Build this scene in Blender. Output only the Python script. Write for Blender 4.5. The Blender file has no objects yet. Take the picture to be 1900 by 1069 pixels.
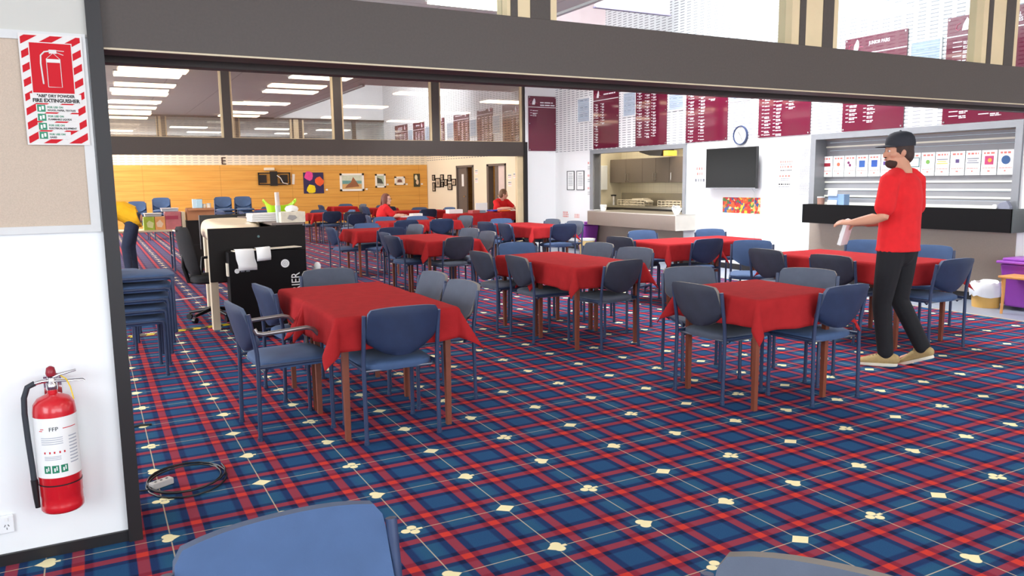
import bpy, bmesh, math, random
from mathutils import Vector, Matrix, Quaternion
random.seed(7)
SC = bpy.context.scene
COL = SC.collection

# ------------------------------------------------------------------ camera, world, exposure
cam_d = bpy.data.cameras.new('camera'); cam = bpy.data.objects.new('camera', cam_d); COL.objects.link(cam)
SC.camera = cam
_R = ((0.88057248, -0.47375687, -0.01210519), (-0.07518888, -0.11444288, -0.99058036), (0.4679089, 0.87318798, -0.1363965))
_m = Matrix(_R).transposed()
cam.matrix_world = Matrix.Translation((-1.55186756, -4.30695906, 1.47615101)) @ (_m @ Matrix.Diagonal((1, -1, -1))).to_4x4()
cam_d.sensor_fit = 'HORIZONTAL'; cam_d.sensor_width = 36.0
cam_d.lens = 36.0 * 1446.96 / 1900.0
cam_d.clip_start = 0.05; cam_d.clip_end = 200

SC.view_settings.view_transform = 'Standard'
SC.view_settings.look = 'None'
SC.view_settings.exposure = 0.0
SC.view_settings.gamma = 1.0
SC.view_settings.use_curve_mapping = False

W = bpy.data.worlds.new('world'); SC.world = W; W.use_nodes = True
W.node_tree.nodes['Background'].inputs[0].default_value = (0.75, 0.87, 1.0, 1)
W.node_tree.nodes['Background'].inputs[1].default_value = 1.0

def area(name, loc, target, sx, sy, power, col=(1, 1, 1)):
    d = bpy.data.lights.new(name, 'AREA'); d.shape = 'RECTANGLE'; d.size = sx; d.size_y = sy
    d.energy = power; d.color = col
    o = bpy.data.objects.new(name, d); COL.objects.link(o); o.location = loc
    o.rotation_euler = (Vector(target) - Vector(loc)).to_track_quat('-Z', 'Y').to_euler()
    return o
# daylight: through the glazed wall behind the camera, and the roof lantern over the right of the hall; the left hall and far room lamps are added fill
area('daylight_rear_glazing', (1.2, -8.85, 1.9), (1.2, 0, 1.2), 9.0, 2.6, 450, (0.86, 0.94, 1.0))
area('fill_hall_ceiling', (-5.85, 4.5, 1.7), (2, 4.5, 3.4), 8.0, 2.2, 520, (0.90, 0.95, 1.0))  # added lamp out of view, aimed up to lift the hall ceiling
area('fill_far_ceiling', (-5.85, 17.5, 1.7), (2, 17.5, 3.9), 9.0, 2.2, 1000, (0.93, 0.96, 1.0))  # unseen lamp added to brighten the far room ceiling
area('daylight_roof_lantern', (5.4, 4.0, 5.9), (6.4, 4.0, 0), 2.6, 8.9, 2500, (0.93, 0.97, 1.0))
area('daylight_front_left', (-5.8, -4.8, 1.9), (0, -2.2, 1.0), 4.0, 2.4, 250, (0.84, 0.93, 1.0))
LAMP = 7.0     # strength of a fluorescent diffuser

# ------------------------------------------------------------------ materials
def lin(c):
    return tuple(((v/255)/12.92 if v/255 <= 0.04045 else ((v/255+0.055)/1.055)**2.4) for v in c)
MATS = {}
def mat(name, rgb, rough=0.6, metal=0.0, spec=0.5, noise=None, bump=None, emit=0.0, coat=0.0, sheen=0.0, trans=0.0):
    if name in MATS: return MATS[name]
    m = bpy.data.materials.new(name); m.use_nodes = True; nt = m.node_tree
    b = nt.nodes['Principled BSDF']; c = lin(rgb)
    b.inputs['Base Color'].default_value = (*c, 1); b.inputs['Roughness'].default_value = rough
    b.inputs['Metallic'].default_value = metal; b.inputs['Specular IOR Level'].default_value = spec
    b.inputs['Coat Weight'].default_value = coat; b.inputs['Sheen Weight'].default_value = sheen
    b.inputs['Transmission Weight'].default_value = trans
    if emit: b.inputs['Emission Color'].default_value = (*c, 1); b.inputs['Emission Strength'].default_value = emit
    tc = nt.nodes.new('ShaderNodeTexCoord')
    ns = noise or (6.0, 0.06)
    n = nt.nodes.new('ShaderNodeTexNoise'); n.inputs['Scale'].default_value = ns[0]; n.inputs['Detail'].default_value = 4
    nt.links.new(tc.outputs['Object'], n.inputs['Vector'])
    mx = nt.nodes.new('ShaderNodeMix'); mx.data_type = 'RGBA'
    mx.inputs[6].default_value = (*[min(1, v*(1-ns[1]*1.6)) for v in c], 1)
    mx.inputs[7].default_value = (*[min(1, v*(1+ns[1]*1.6)) for v in c], 1)
    nt.links.new(n.outputs['Fac'], mx.inputs[0]); nt.links.new(mx.outputs[2], b.inputs['Base Color'])
    if bump:
        n2 = nt.nodes.new('ShaderNodeTexNoise'); n2.inputs['Scale'].default_value = bump[0]
        nt.links.new(tc.outputs['Object'], n2.inputs['Vector'])
        bp = nt.nodes.new('ShaderNodeBump'); bp.inputs['Strength'].default_value = bump[1]; bp.inputs['Distance'].default_value = 0.004
        nt.links.new(n2.outputs['Fac'], bp.inputs['Height']); nt.links.new(bp.outputs['Normal'], b.inputs['Normal'])
    MATS[name] = m
    return m

class NX:
    """tiny expression builder over math nodes"""
    def __init__(s, nt): s.nt = nt
    def m(s, op, a, b=None, c=None, clamp=False):
        n = s.nt.nodes.new('ShaderNodeMath'); n.operation = op; n.use_clamp = clamp
        for i, v in enumerate((a, b, c)):
            if v is None: continue
            if isinstance(v, (int, float)): n.inputs[i].default_value = v
            else: s.nt.links.new(v, n.inputs[i])
        return n.outputs[0]
    def add(s, a, b): return s.m('ADD', a, b)
    def sub(s, a, b): return s.m('SUBTRACT', a, b)
    def mul(s, a, b): return s.m('MULTIPLY', a, b)
    def absv(s, a): return s.m('ABSOLUTE', a)
    def mx(s, a, b): return s.m('MAXIMUM', a, b)
    def mn(s, a, b): return s.m('MINIMUM', a, b)
    def lt(s, a, b): return s.m('LESS_THAN', a, b)
    def gt(s, a, b): return s.m('GREATER_THAN', a, b)
    def soft(s, d, e):   # 1 where d<0, fading over e
        return s.m('MULTIPLY_ADD', d, -1.0/e, 0.5, clamp=True)
    def mix(s, f, a, b):
        n = s.nt.nodes.new('ShaderNodeMix'); n.data_type = 'RGBA'
        s.nt.links.new(f, n.inputs[0])
        for i, v in ((6, a), (7, b)):
            if isinstance(v, tuple): n.inputs[i].default_value = (*v, 1)
            else: s.nt.links.new(v, n.inputs[i])
        return n.outputs[2]
    def circ(s, x, y, cx, cy, r):
        dx = s.sub(x, cx); dy = s.sub(y, cy)
        return s.sub(s.m('SQRT', s.add(s.mul(dx, dx), s.mul(dy, dy))), r)

def carpet():
    m = bpy.data.materials.new('tartan_carpet'); m.use_nodes = True; nt = m.node_tree; X = NX(nt)
    b = nt.nodes['Principled BSDF']; b.inputs['Roughness'].default_value = 0.95; b.inputs['Specular IOR Level'].default_value = 0.12
    g = nt.nodes.new('ShaderNodeNewGeometry'); sp = nt.nodes.new('ShaderNodeSeparateXYZ'); nt.links.new(g.outputs['Position'], sp.inputs[0])
    u = X.m('MULTIPLY_ADD', sp.outputs[0], 1/0.455, -0.012); v = X.m('MULTIPLY_ADD', sp.outputs[1], -1/0.439, 0.02)
    iu = X.m('ROUND', u); iv = X.m('ROUND', v); fu = X.sub(u, iu); fv = X.sub(v, iv)
    au = X.absv(fu); av = X.absv(fv)
    bu = X.absv(X.sub(au, 0.25)); bv = X.absv(X.sub(av, 0.25))
    ru = X.soft(X.sub(bu, 0.048), 0.010); rv = X.soft(X.sub(bv, 0.048), 0.010)
    du = X.soft(X.sub(bu, 0.118), 0.022); dv = X.soft(X.sub(bv, 0.118), 0.022)
    nz = nt.nodes.new('ShaderNodeTexNoise'); nz.inputs['Scale'].default_value = 260; nz.inputs['Detail'].default_value = 2
    nt.links.new(g.outputs['Position'], nz.inputs['Vector'])
    col = X.mix(nz.outputs['Fac'], lin((26, 64, 104)), lin((44, 90, 132)))
    # streaky, greener ground next to the fine cream lines
    near = X.mx(X.soft(X.sub(au, 0.10), 0.06), X.soft(X.sub(av, 0.10), 0.06))
    col = X.mix(X.mul(near, 0.45), col, lin((44, 96, 122)))
    dk = X.mx(du, dv); both = X.mul(du, dv)
    col = X.mix(X.mul(dk, 0.66), col, lin((28, 32, 82)))
    col = X.mix(X.mul(both, 0.75), col, lin((22, 20, 54)))
    one = X.mx(ru, rv); two = X.mul(ru, rv)
    col = X.mix(X.mul(one, 0.97), col, lin((148, 58, 74)))
    dr = X.mul(one, X.mul(dk, X.mx(X.mul(ru, X.mul(dv, X.sub(1.0, rv))), X.mul(rv, X.mul(du, X.sub(1.0, ru))))))
    col = X.mix(X.mul(dr, 0.75), col, lin((130, 32, 52)))
    col = X.mix(two, col, lin((204, 60, 50)))
    # cream lines
    ln = X.mx(X.soft(X.sub(au, 0.0055), 0.005), X.soft(X.sub(av, 0.0055), 0.005))
    col = X.mix(X.mul(ln, 0.62), col, lin((222, 205, 170)))
    # card suits: spade / heart on even rows, diamond / club on odd rows
    eu = X.m('MODULO', X.absv(iu), 2.0); ev = X.m('MODULO', X.absv(iv), 2.0)
    s = 0.092
    # local axes: x along +a, y along -b
    fu = X.mul(fu, 0.88); fv = X.mul(fv, 0.88); au = X.absv(fu); av = X.absv(fv)
    x, y = fu, fv
    dia = X.sub(X.add(X.mul(au, 1.0), X.mul(av, 1.15)), s)
    def heartlike(xx):
        lobes = X.mn(X.circ(xx, y, -0.022, 0.036, 0.045), X.circ(xx, y, -0.022, -0.036, 0.045))
        tri = X.mx(X.sub(X.add(X.mul(xx, 1.0), X.mul(av, 1.15)), 0.075), X.sub(X.mul(xx, -1.0), 0.02))
        return X.mn(lobes, X.mul(tri, 0.7))
    heart = heartlike(x)
    sx = X.mul(x, -1.0)
    stem = X.mx(X.sub(X.absv(X.sub(x, 0.07)), 0.03), X.sub(av, 0.016))
    spade = X.mn(heartlike(sx), stem)
    club = X.mn(X.mn(X.circ(x, y, -0.045, 0, 0.04), X.circ(x, y, 0.02, 0.045, 0.04)), X.mn(X.circ(x, y, 0.02, -0.045, 0.04), stem))
    rowe = X.add(X.mul(spade, X.sub(1.0, eu)), X.mul(heart, eu))
    rowo = X.add(X.mul(dia, X.sub(1.0, eu)), X.mul(club, eu))
    suit = X.add(X.mul(rowe, X.sub(1.0, ev)), X.mul(rowo, ev))
    halo = X.soft(X.sub(suit, 0.016), 0.03)
    col = X.mix(X.mul(halo, 0.75), col, lin((40, 84, 112)))
    col = X.mix(X.soft(suit, 0.006), col, lin((250, 238, 188)))
    nt.links.new(col, b.inputs['Base Color'])
    bp = nt.nodes.new('ShaderNodeBump'); bp.inputs['Strength'].default_value = 0.25; bp.inputs['Distance'].default_value = 0.003
    nt.links.new(nz.outputs['Fac'], bp.inputs['Height']); nt.links.new(bp.outputs['Normal'], b.inputs['Normal'])
    return m

def slotted(name, base, horiz, zmin=None, pu=0.165, pz=0.046, ymax=None, depth=0.8):
    """painted wall; above zmin a slotted acoustic board; horiz = index of world axis running along the wall"""
    m = bpy.data.materials.new(name); m.use_nodes = True; nt = m.node_tree; X = NX(nt)
    b = nt.nodes['Principled BSDF']; b.inputs['Roughness'].default_value = 0.75; b.inputs['Specular IOR Level'].default_value = 0.25
    g = nt.nodes.new('ShaderNodeNewGeometry'); sp = nt.nodes.new('ShaderNodeSeparateXYZ'); nt.links.new(g.outputs['Position'], sp.inputs[0])
    h = sp.outputs[horiz]; z = sp.outputs[2]
    fh = X.m('FRACT', X.m('MULTIPLY_ADD', h, 1/pu, 40.0)); fz = X.m('FRACT', X.m('MULTIPLY', z, 1/pz))
    slot = X.mul(X.soft(X.sub(X.absv(X.sub(fh, 0.5)), 0.33), 0.03), X.soft(X.sub(X.absv(X.sub(fz, 0.5)), 0.15), 0.08))
    f = X.mul(slot, X.gt(z, zmin))
    if ymax is not None: f = X.mul(f, X.lt(h, ymax))
    n = nt.nodes.new('ShaderNodeTexNoise'); n.inputs['Scale'].default_value = 3.0
    c = X.mix(n.outputs['Fac'], tuple(v*0.97 for v in lin(base)), lin(base))
    col = X.mix(X.mul(f, depth), c, lin((96, 98, 108)))
    nt.links.new(col, b.inputs['Base Color'])
    return m

def timber():
    m = bpy.data.materials.new('honey_timber_panelling'); m.use_nodes = True; nt = m.node_tree; X = NX(nt)
    b = nt.nodes['Principled BSDF']; b.inputs['Roughness'].default_value = 0.45
    g = nt.nodes.new('ShaderNodeNewGeometry'); sp = nt.nodes.new('ShaderNodeSeparateXYZ'); nt.links.new(g.outputs['Position'], sp.inputs[0])
    mp = nt.nodes.new('ShaderNodeMapping'); mp.inputs['Scale'].default_value = (0.5, 0.5, 9.0)
    nt.links.new(g.outputs['Position'], mp.inputs['Vector'])
    n = nt.nodes.new('ShaderNodeTexNoise'); n.inputs['Scale'].default_value = 2.2; n.inputs['Detail'].default_value = 5
    nt.links.new(mp.outputs[0], n.inputs['Vector'])
    c = X.mix(n.outputs['Fac'], lin((206, 140, 54)), lin((234, 182, 92)))
    fz = X.m('FRACT', X.m('MULTIPLY', sp.outputs[2], 1/0.32))
    c = X.mix(X.mul(X.soft(X.sub(fz, 0.03), 0.015), 0.55), c, lin((120, 66, 14)))
    fx = X.m('FRACT', X.m('MULTIPLY', sp.outputs[0], 1/2.4))
    c = X.mix(X.mul(X.soft(X.sub(fx, 0.005), 0.004), 0.4), c, lin((120, 66, 14)))
    nt.links.new(c, b.inputs['Base Color'])
    return m

def tiles_ceiling():
    m = bpy.data.materials.new('ceiling_tiles'); m.use_nodes = True; nt = m.node_tree; X = NX(nt)
    b = nt.nodes['Principled BSDF']; b.inputs['Roughness'].default_value = 0.9
    g = nt.nodes.new('ShaderNodeNewGeometry'); sp = nt.nodes.new('ShaderNodeSeparateXYZ'); nt.links.new(g.outputs['Position'], sp.inputs[0])
    fx = X.m('FRACT', X.m('MULTIPLY', sp.outputs[0], 1/1.2)); fy = X.m('FRACT', X.m('MULTIPLY', sp.outputs[1], 1/1.2))
    ln = X.mx(X.soft(X.sub(fx, 0.012), 0.01), X.soft(X.sub(fy, 0.012), 0.01))
    n = nt.nodes.new('ShaderNodeTexNoise'); n.inputs['Scale'].default_value = 40.0
    nt.links.new(g.outputs['Position'], n.inputs['Vector'])
    c = X.mix(n.outputs['Fac'], lin((226, 222, 217)), lin((238, 234, 230)))
    c = X.mix(X.mul(ln, 0.6), c, lin((150, 145, 140)))
    nt.links.new(c, b.inputs['Base Color'])
    return m

def glass_mat(name, tint, refl):
    """thin sheet glass: mostly see-through with a mirror-like share"""
    m = bpy.data.materials.new(name); m.use_nodes = True; nt = m.node_tree
    for n in list(nt.nodes):
        if n.type != 'OUTPUT_MATERIAL': nt.nodes.remove(n)
    out = [n for n in nt.nodes if n.type == 'OUTPUT_MATERIAL'][0]
    t = nt.nodes.new('ShaderNodeBsdfTransparent'); t.inputs[0].default_value = (*lin(tint), 1)
    g = nt.nodes.new('ShaderNodeBsdfGlossy'); g.inputs['Roughness'].default_value = 0.01
    n = nt.nodes.new('ShaderNodeTexNoise'); n.inputs['Scale'].default_value = 1.5
    mr = nt.nodes.new('ShaderNodeMapRange'); mr.inputs[3].default_value = refl*0.95; mr.inputs[4].default_value = refl*1.05
    nt.links.new(n.outputs['Fac'], mr.inputs[0])
    mx = nt.nodes.new('ShaderNodeMixShader'); nt.links.new(mr.outputs[0], mx.inputs[0])
    nt.links.new(t.outputs[0], mx.inputs[1]); nt.links.new(g.outputs[0], mx.inputs[2]); nt.links.new(mx.outputs[0], out.inputs[0])
    return m

def spots_mat(name, cols, scale):
    """many-coloured voronoi patches for busy pictures"""
    m = bpy.data.materials.new(name); m.use_nodes = True; nt = m.node_tree
    b = nt.nodes['Principled BSDF']; b.inputs['Roughness'].default_value = 0.5
    tc = nt.nodes.new('ShaderNodeTexCoord'); v = nt.nodes.new('ShaderNodeTexVoronoi'); v.inputs['Scale'].default_value = scale
    nt.links.new(tc.outputs['Object'], v.inputs['Vector'])
    sp = nt.nodes.new('ShaderNodeSeparateColor'); nt.links.new(v.outputs['Color'], sp.inputs[0])
    r = nt.nodes.new('ShaderNodeValToRGB'); r.color_ramp.interpolation = 'CONSTANT'
    while len(r.color_ramp.elements) < len(cols): r.color_ramp.elements.new(0.5)
    for i, c in enumerate(cols):
        r.color_ramp.elements[i].position = i/len(cols); r.color_ramp.elements[i].color = (*lin(c), 1)
    nt.links.new(sp.outputs[0], r.inputs[0]); nt.links.new(r.outputs[0], b.inputs['Base Color'])
    return m

M_CARPET = carpet()
M_RWALL = slotted('white_wall_with_acoustic_board', (246, 246, 246), 1, 2.07)
M_EWALL = slotted('white_end_wall', (246, 246, 246), 0, 9.0)
M_BWALL = slotted('cream_back_wall_slotted', (236, 226, 206), 0, 2.12, pu=0.22, pz=0.08, depth=0.5)
M_FRWALL = slotted('cream_side_wall', (244, 232, 208), 1, 2.25, pu=0.22, pz=0.08)
M_WHITE = mat('white_paint', (240, 242, 242), 0.7, noise=(2, 0.02))
M_GREYP = mat('pale_grey_paint', (196, 194, 186), 0.7, noise=(2, 0.02))
M_BEAM = mat('brown_black_laminate', (70, 61, 56), 0.55, noise=(90, 0.12))
M_BLACK = mat('satin_black', (28, 26, 28), 0.4, noise=(20, 0.1))
M_TRACK = mat('black_track', (24, 20, 22), 0.5)
M_ALU = mat('pale_anodised_trim', (205, 190, 160), 0.45)
M_TAN = mat('tan_reveal', (222, 200, 160), 0.6)
M_TIMBER = timber()
M_CEIL = tiles_ceiling()
M_GLASS1 = glass_mat('clear_glass', (240, 244, 244), 0.05)
M_GLASS2 = glass_mat('tinted_glass', (214, 208, 202), 0.36)
M_VINYL = mat('grey_vinyl_floor', (150, 158, 172), 0.35, noise=(30, 0.06))
M_PIN = mat('oatmeal_pinboard_cloth', (196, 178, 160), 0.95, noise=(220, 0.1), bump=(400, 0.2))
M_FRAME = mat('grey_white_frame', (208, 208, 206), 0.5)
M_TAUPE = mat('taupe_laminate', (150, 136, 124), 0.5, noise=(60, 0.05))
M_GREYMETAL = mat('grey_metal_frame', (140, 142, 146), 0.4, metal=0.3)
M_STEEL = mat('brushed_steel', (190, 186, 178), 0.3, metal=0.9, noise=(40, 0.05))
M_CHROME = mat('chrome', (225, 225, 228), 0.12, metal=1.0)
M_BLUE = mat('blue_upholstery', (62, 87, 126), 0.8, noise=(9, 0.14), bump=(300, 0.12), sheen=0.06)
M_GREYBLUE = mat('faded_grey_blue_upholstery', (84, 92, 108), 0.85, noise=(9, 0.16), bump=(300, 0.12), sheen=0.06)
M_TUBE = mat('navy_painted_tube', (48, 63, 94), 0.4, noise=(30, 0.08))
M_SHELL = mat('navy_back_shell', (35, 51, 82), 0.55, noise=(14, 0.18))
M_PIPING = mat('worn_grey_edge', (132, 126, 120), 0.85)
M_PIPEB = mat('faded_blue_edge', (92, 104, 128), 0.85)
M_CLOTH = mat('red_cloth', (160, 38, 41), 0.95, noise=(14, 0.12), bump=(160, 0.25), spec=0.1)
M_WOODLEG = mat('red_brown_timber_leg', (122, 62, 40), 0.5, noise=(20, 0.15))
M_WOODTOP = mat('brown_table_top', (130, 84, 54), 0.5, noise=(20, 0.15))
M_PAPER = mat('white_paper', (240, 240, 238), 0.8, noise=(10, 0.02))
M_RED = mat('signal_red', (206, 24, 36), 0.3, coat=0.4)
M_GREEN = mat('sign_green', (20, 128, 92), 0.5)
M_INK = mat('black_ink', (30, 28, 30), 0.6)
M_GREYINK = mat('grey_ink', (120, 122, 130), 0.7)
M_REDINK = mat('pale_red_ink', (226, 124, 112), 0.7)
M_BURG = mat('burgundy_gloss_board', (104, 18, 48), 0.06, spec=0.6, coat=0.6, noise=(1, 0.02))
M_GOLDTXT = mat('white_lettering', (236, 230, 236), 0.6)
M_LIGHT = mat('fluorescent_diffuser', (255, 244, 224), 0.5, emit=LAMP)
M_LIGHT2 = mat('bright_fluorescent_diffuser', (255, 236, 206), 0.5, emit=LAMP*2.2)
M_SKIN = mat('skin', (206, 150, 122), 0.6, noise=(8, 0.05))
M_TEE = mat('red_tee_shirt', (222, 30, 36), 0.9, noise=(16, 0.1), bump=(12, 0.2))
M_BLKTROUSER = mat('black_jeans', (24, 24, 29), 0.9, noise=(20, 0.15), bump=(14, 0.3))
M_PURPLE = mat('purple_plastic', (136, 58, 158), 0.4)
M_CARD = mat('brown_cardboard', (186, 126, 86), 0.85, noise=(12, 0.06))
M_BONE = mat('bone_white_plastic', (236, 226, 204), 0.4)

# ------------------------------------------------------------------ mesh builder
class MB:
    def __init__(s): s.v = []; s.f = []; s.mi = []; s.M = Matrix.Identity(4)
    def add(s, vs, fs, mi=0):
        o = len(s.v); s.v += [s.M @ Vector(p) for p in vs]
        s.f += [tuple(i+o for i in f) for f in fs]; s.mi += [mi]*len(fs); return s
    def box(s, c, d, mi=0, rz=0.0, rx=0.0, ry=0.0):
        R = Matrix.Rotation(rz, 3, 'Z') @ Matrix.Rotation(ry, 3, 'Y') @ Matrix.Rotation(rx, 3, 'X'); c = Vector(c)
        vs = [c + R @ Vector((x*d[0]/2, y*d[1]/2, z*d[2]/2)) for x in (-1, 1) for y in (-1, 1) for z in (-1, 1)]
        return s.add(vs, [(0, 1, 3, 2), (4, 6, 7, 5), (0, 4, 5, 1), (2, 3, 7, 6), (0, 2, 6, 4), (1, 5, 7, 3)], mi)
    def bb(s, a, b, mi=0):
        return s.box([(p+q)/2 for p, q in zip(a, b)], [abs(q-p) for p, q in zip(a, b)], mi)
    def rings(s, rings, mi=0, cap=True, closed=False):
        n = len(rings[0]); vs = [p for r in rings for p in r]; fs = []
        for i in range(len(rings) - (0 if closed else 1)):
            a = i*n; b2 = ((i+1) % len(rings))*n
            for j in range(n): fs.append((a+j, a+(j+1) % n, b2+(j+1) % n, b2+j))
        if cap and not closed: fs.append(tuple(range(n))[::-1]); fs.append(tuple(range((len(rings)-1)*n, len(rings)*n)))
        return s.add(vs, fs, mi)
    def tube(s, path, r, n=10, mi=0, cap=True, flat=1.0):
        P = [Vector(p) for p in path]; rr = r if isinstance(r, (list, tuple)) else [r]*len(P)
        out = []; t0 = None; u = None
        for i, p in enumerate(P):
            t = ((P[min(i+1, len(P)-1)] - P[max(i-1, 0)])).normalized()
            if u is None:
                u = t.orthogonal().normalized()
            else:
                q = t0.rotation_difference(t); u = (q @ u); u = (u - t*u.dot(t)).normalized()
            w = t.cross(u); t0 = t
            out.append([p + (u*math.cos(2*math.pi*k/n) + w*flat*math.sin(2*math.pi*k/n))*rr[i] for k in range(n)])
        return s.rings(out, mi, cap)
    def cyl(s, a, b, r, r2=None, n=20, mi=0): return s.tube([a, b], [r, r if r2 is None else r2], n, mi)
    def lathe(s, prof, n=28, c=(0, 0, 0), mi=0, cap=True):
        return s.rings([[(c[0]+r*math.cos(2*math.pi*k/n), c[1]+r*math.sin(2*math.pi*k/n), c[2]+z) for k in range(n)] for r, z in prof], mi, cap)
    def ell(s, c, r, nu=16, nv=10, mi=0):
        rings = []
        for i in range(nv+1):
            a = math.pi*(i/nv) - math.pi/2; rad = max(math.cos(a), 0.02)
            rings.append([(c[0]+r[0]*rad*math.cos(2*math.pi*k/nu), c[1]+r[1]*rad*math.sin(2*math.pi*k/nu), c[2]+r[2]*math.sin(a)) for k in range(nu)])
        return s.rings(rings, mi)
    def prism(s, poly, ext, mi=0):
        e = Vector(ext); a = [Vector(p) for p in poly]
        return s.rings([a, [p+e for p in a]], mi)
    def quad(s, a, b, c, d, mi=0): return s.add([a, b, c, d], [(0, 1, 2, 3)], mi)
    def text(s, txt, size, org, xd, yd, mi=0, align='LEFT', ext=0.0015, sx=1.0, bold=0.0):
        cu = bpy.data.curves.new('t', 'FONT'); cu.body = txt; cu.size = size; cu.align_x = align; cu.extrude = ext; cu.resolution_u = 2; cu.offset = bold*size
        o = bpy.data.objects.new('t', cu); COL.objects.link(o); bpy.context.view_layer.update()
        dg = bpy.context.evaluated_depsgraph_get(); me = o.evaluated_get(dg).to_mesh()
        xd = Vector(xd); yd = Vector(yd); zd = xd.cross(yd); org = Vector(org)
        vs = [org + xd*v.co.x*sx + yd*v.co.y + zd*v.co.z for v in me.vertices]; fs = [tuple(p.vertices) for p in me.polygons]
        o.evaluated_get(dg).to_mesh_clear(); bpy.data.objects.remove(o); bpy.data.curves.remove(cu)
        return s.add(vs, fs, mi)
    def mesh(s, name, mats, smooth=None):
        me = bpy.data.meshes.new(name); me.from_pydata([tuple(v) for v in s.v], [], s.f)
        for m in (mats if isinstance(mats, (list, tuple)) else [mats]): me.materials.append(m)
        me.polygons.foreach_set('material_index', s.mi)
        bm = bmesh.new(); bm.from_mesh(me); bmesh.ops.recalc_face_normals(bm, faces=bm.faces); bm.to_mesh(me); bm.free()
        if smooth:
            me.shade_smooth(); me.set_sharp_from_angle(angle=math.radians(smooth))
        me.update(); return me
    def build(s, name, mats, parent=None, smooth=None, bevel=0.0, loc=None):
        o = bpy.data.objects.new(name, s.mesh(name, mats, smooth)); COL.objects.link(o)
        if parent: o.parent = parent
        if loc: o.location = loc
        if bevel:
            b = o.modifiers.new('bevel', 'BEVEL'); b.width = bevel; b.segments = 2; b.limit_method = 'ANGLE'
        return o

def tag(o, label, cat, group=None, kind=None):
    o['label'] = label; o['category'] = cat
    if group: o['group'] = group
    if kind: o['kind'] = kind
    return o
def thing(name, label, cat, loc=(0, 0, 0), rz=0.0, group=None):
    o = bpy.data.objects.new(name, None); COL.objects.link(o); o.location = loc; o.rotation_euler = (0, 0, rz); o.empty_display_size = 0.1
    return tag(o, label, cat, group)
def struct(o, label=None, cat=None):
    o['kind'] = 'structure'
    if label: o['label'] = label
    if cat: o['category'] = cat
    return o
def copy_tree(o, parent=None):
    c = o.copy(); COL.objects.link(c)
    if parent: c.parent = parent
    for ch in o.children: copy_tree(ch, c)
    return c
def sbox(name, a, b, m, label, cat):
    return struct(MB().bb(a, b).build(name, m), label, cat)

# ================================================================== SETTING
HC = 3.6      # flat ceiling height
struct(MB().bb((-6.2, -9.0, -0.1), (6.68, 24.2, 0.0)).build('floor', M_CARPET), 'navy and red tartan carpet with cream card suits', 'floor')
struct(MB().bb((6.68, -9.0, -0.1), (10.2, 10.7, 0.0)).bb((6.68, 10.7, -0.1), (10.2, 24.2, 0.0), 1).build('floor_2', [M_VINYL, M_CARPET]), 'grey vinyl strip of floor along the servery wall', 'floor')
MB_ = MB().bb((6.655, -9, 0.0), (6.685, 10.7, 0.004)).build('trim_8', M_ALU); struct(MB_, 'thin metal strip where carpet meets grey vinyl', 'trim')

# right wall with servery and bar openings
w = MB()
for a, b in (((7.63, -9, 0), (7.78, 0.80, 5.9)), ((7.63, 3.61, 0), (7.78, 6.41, 5.9)), ((7.63, 9.19, 0), (7.78, 10.85, 5.9)),
             ((7.63, 0.80, 2.03), (7.78, 3.61, 5.9)), ((7.63, 6.41, 2.02), (7.78, 9.19, 5.9))): w.bb(a, b)
struct(w.build('wall_right', M_RWALL), 'bright white wall, slotted acoustic board above door height', 'wall')
b = MB()
for y0, y1 in ((-9, 0.80), (3.61, 6.41), (9.19, 10.7)): b.bb((7.612, y0, 0), (7.63, y1, 0.09))
struct(b.build('baseboard_right', M_TRACK), 'dark skirting along the white servery wall', 'baseboard')
# short white end wall beside the far opening
struct(MB().bb((6.84, 10.7, 0), (7.63, 10.85, HC)).build('wall_end', M_EWALL), 'white end wall between far opening and servery wall', 'wall')
# near partition wall, carries pinboard and extinguisher
w = MB().bb((-6.2, -0.8, 0), (-1.515, -0.62, 1.30)).bb((-6.2, -0.8, 1.30), (-1.515, -0.62, 2.04)).bb((-6.2, -0.81, 2.04), (-1.515, -0.62, HC), 1)
struct(w.build('wall_front', [M_WHITE, M_GREYP]), 'white wall at the left with fire extinguisher', 'wall')
struct(MB().bb((-6.2, -0.815, 0), (-1.5, -0.8, 0.045)).build('baseboard_front', M_TRACK), 'black skirting under the white wall', 'baseboard')
# header beam with recessed track
w = MB().bb((-1.515, -0.80, 2.0), (7.63, -0.74, 2.28)).bb((-1.515, -0.74, 2.0), (7.63, -0.66, 2.28)).bb((-1.515, -0.48, 1.995), (7.63, -0.40, 2.28)).bb((-1.515, -0.66, 2.06), (7.63, -0.48, 2.28), 1)
w.bb((-1.515, -0.812, 2.0), (7.63, -0.80, 2.008), 2)
struct(w.build('trim_1', [M_BEAM, M_TRACK, M_ALU], bevel=0.002), 'brown black header beam across the near opening', 'trim')
struct(MB().bb((-1.515, -0.83, 0), (-1.462, -0.40, 2.28)).build('trim_2', M_TRACK), 'black jamb post at the left of the near opening', 'trim')
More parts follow.
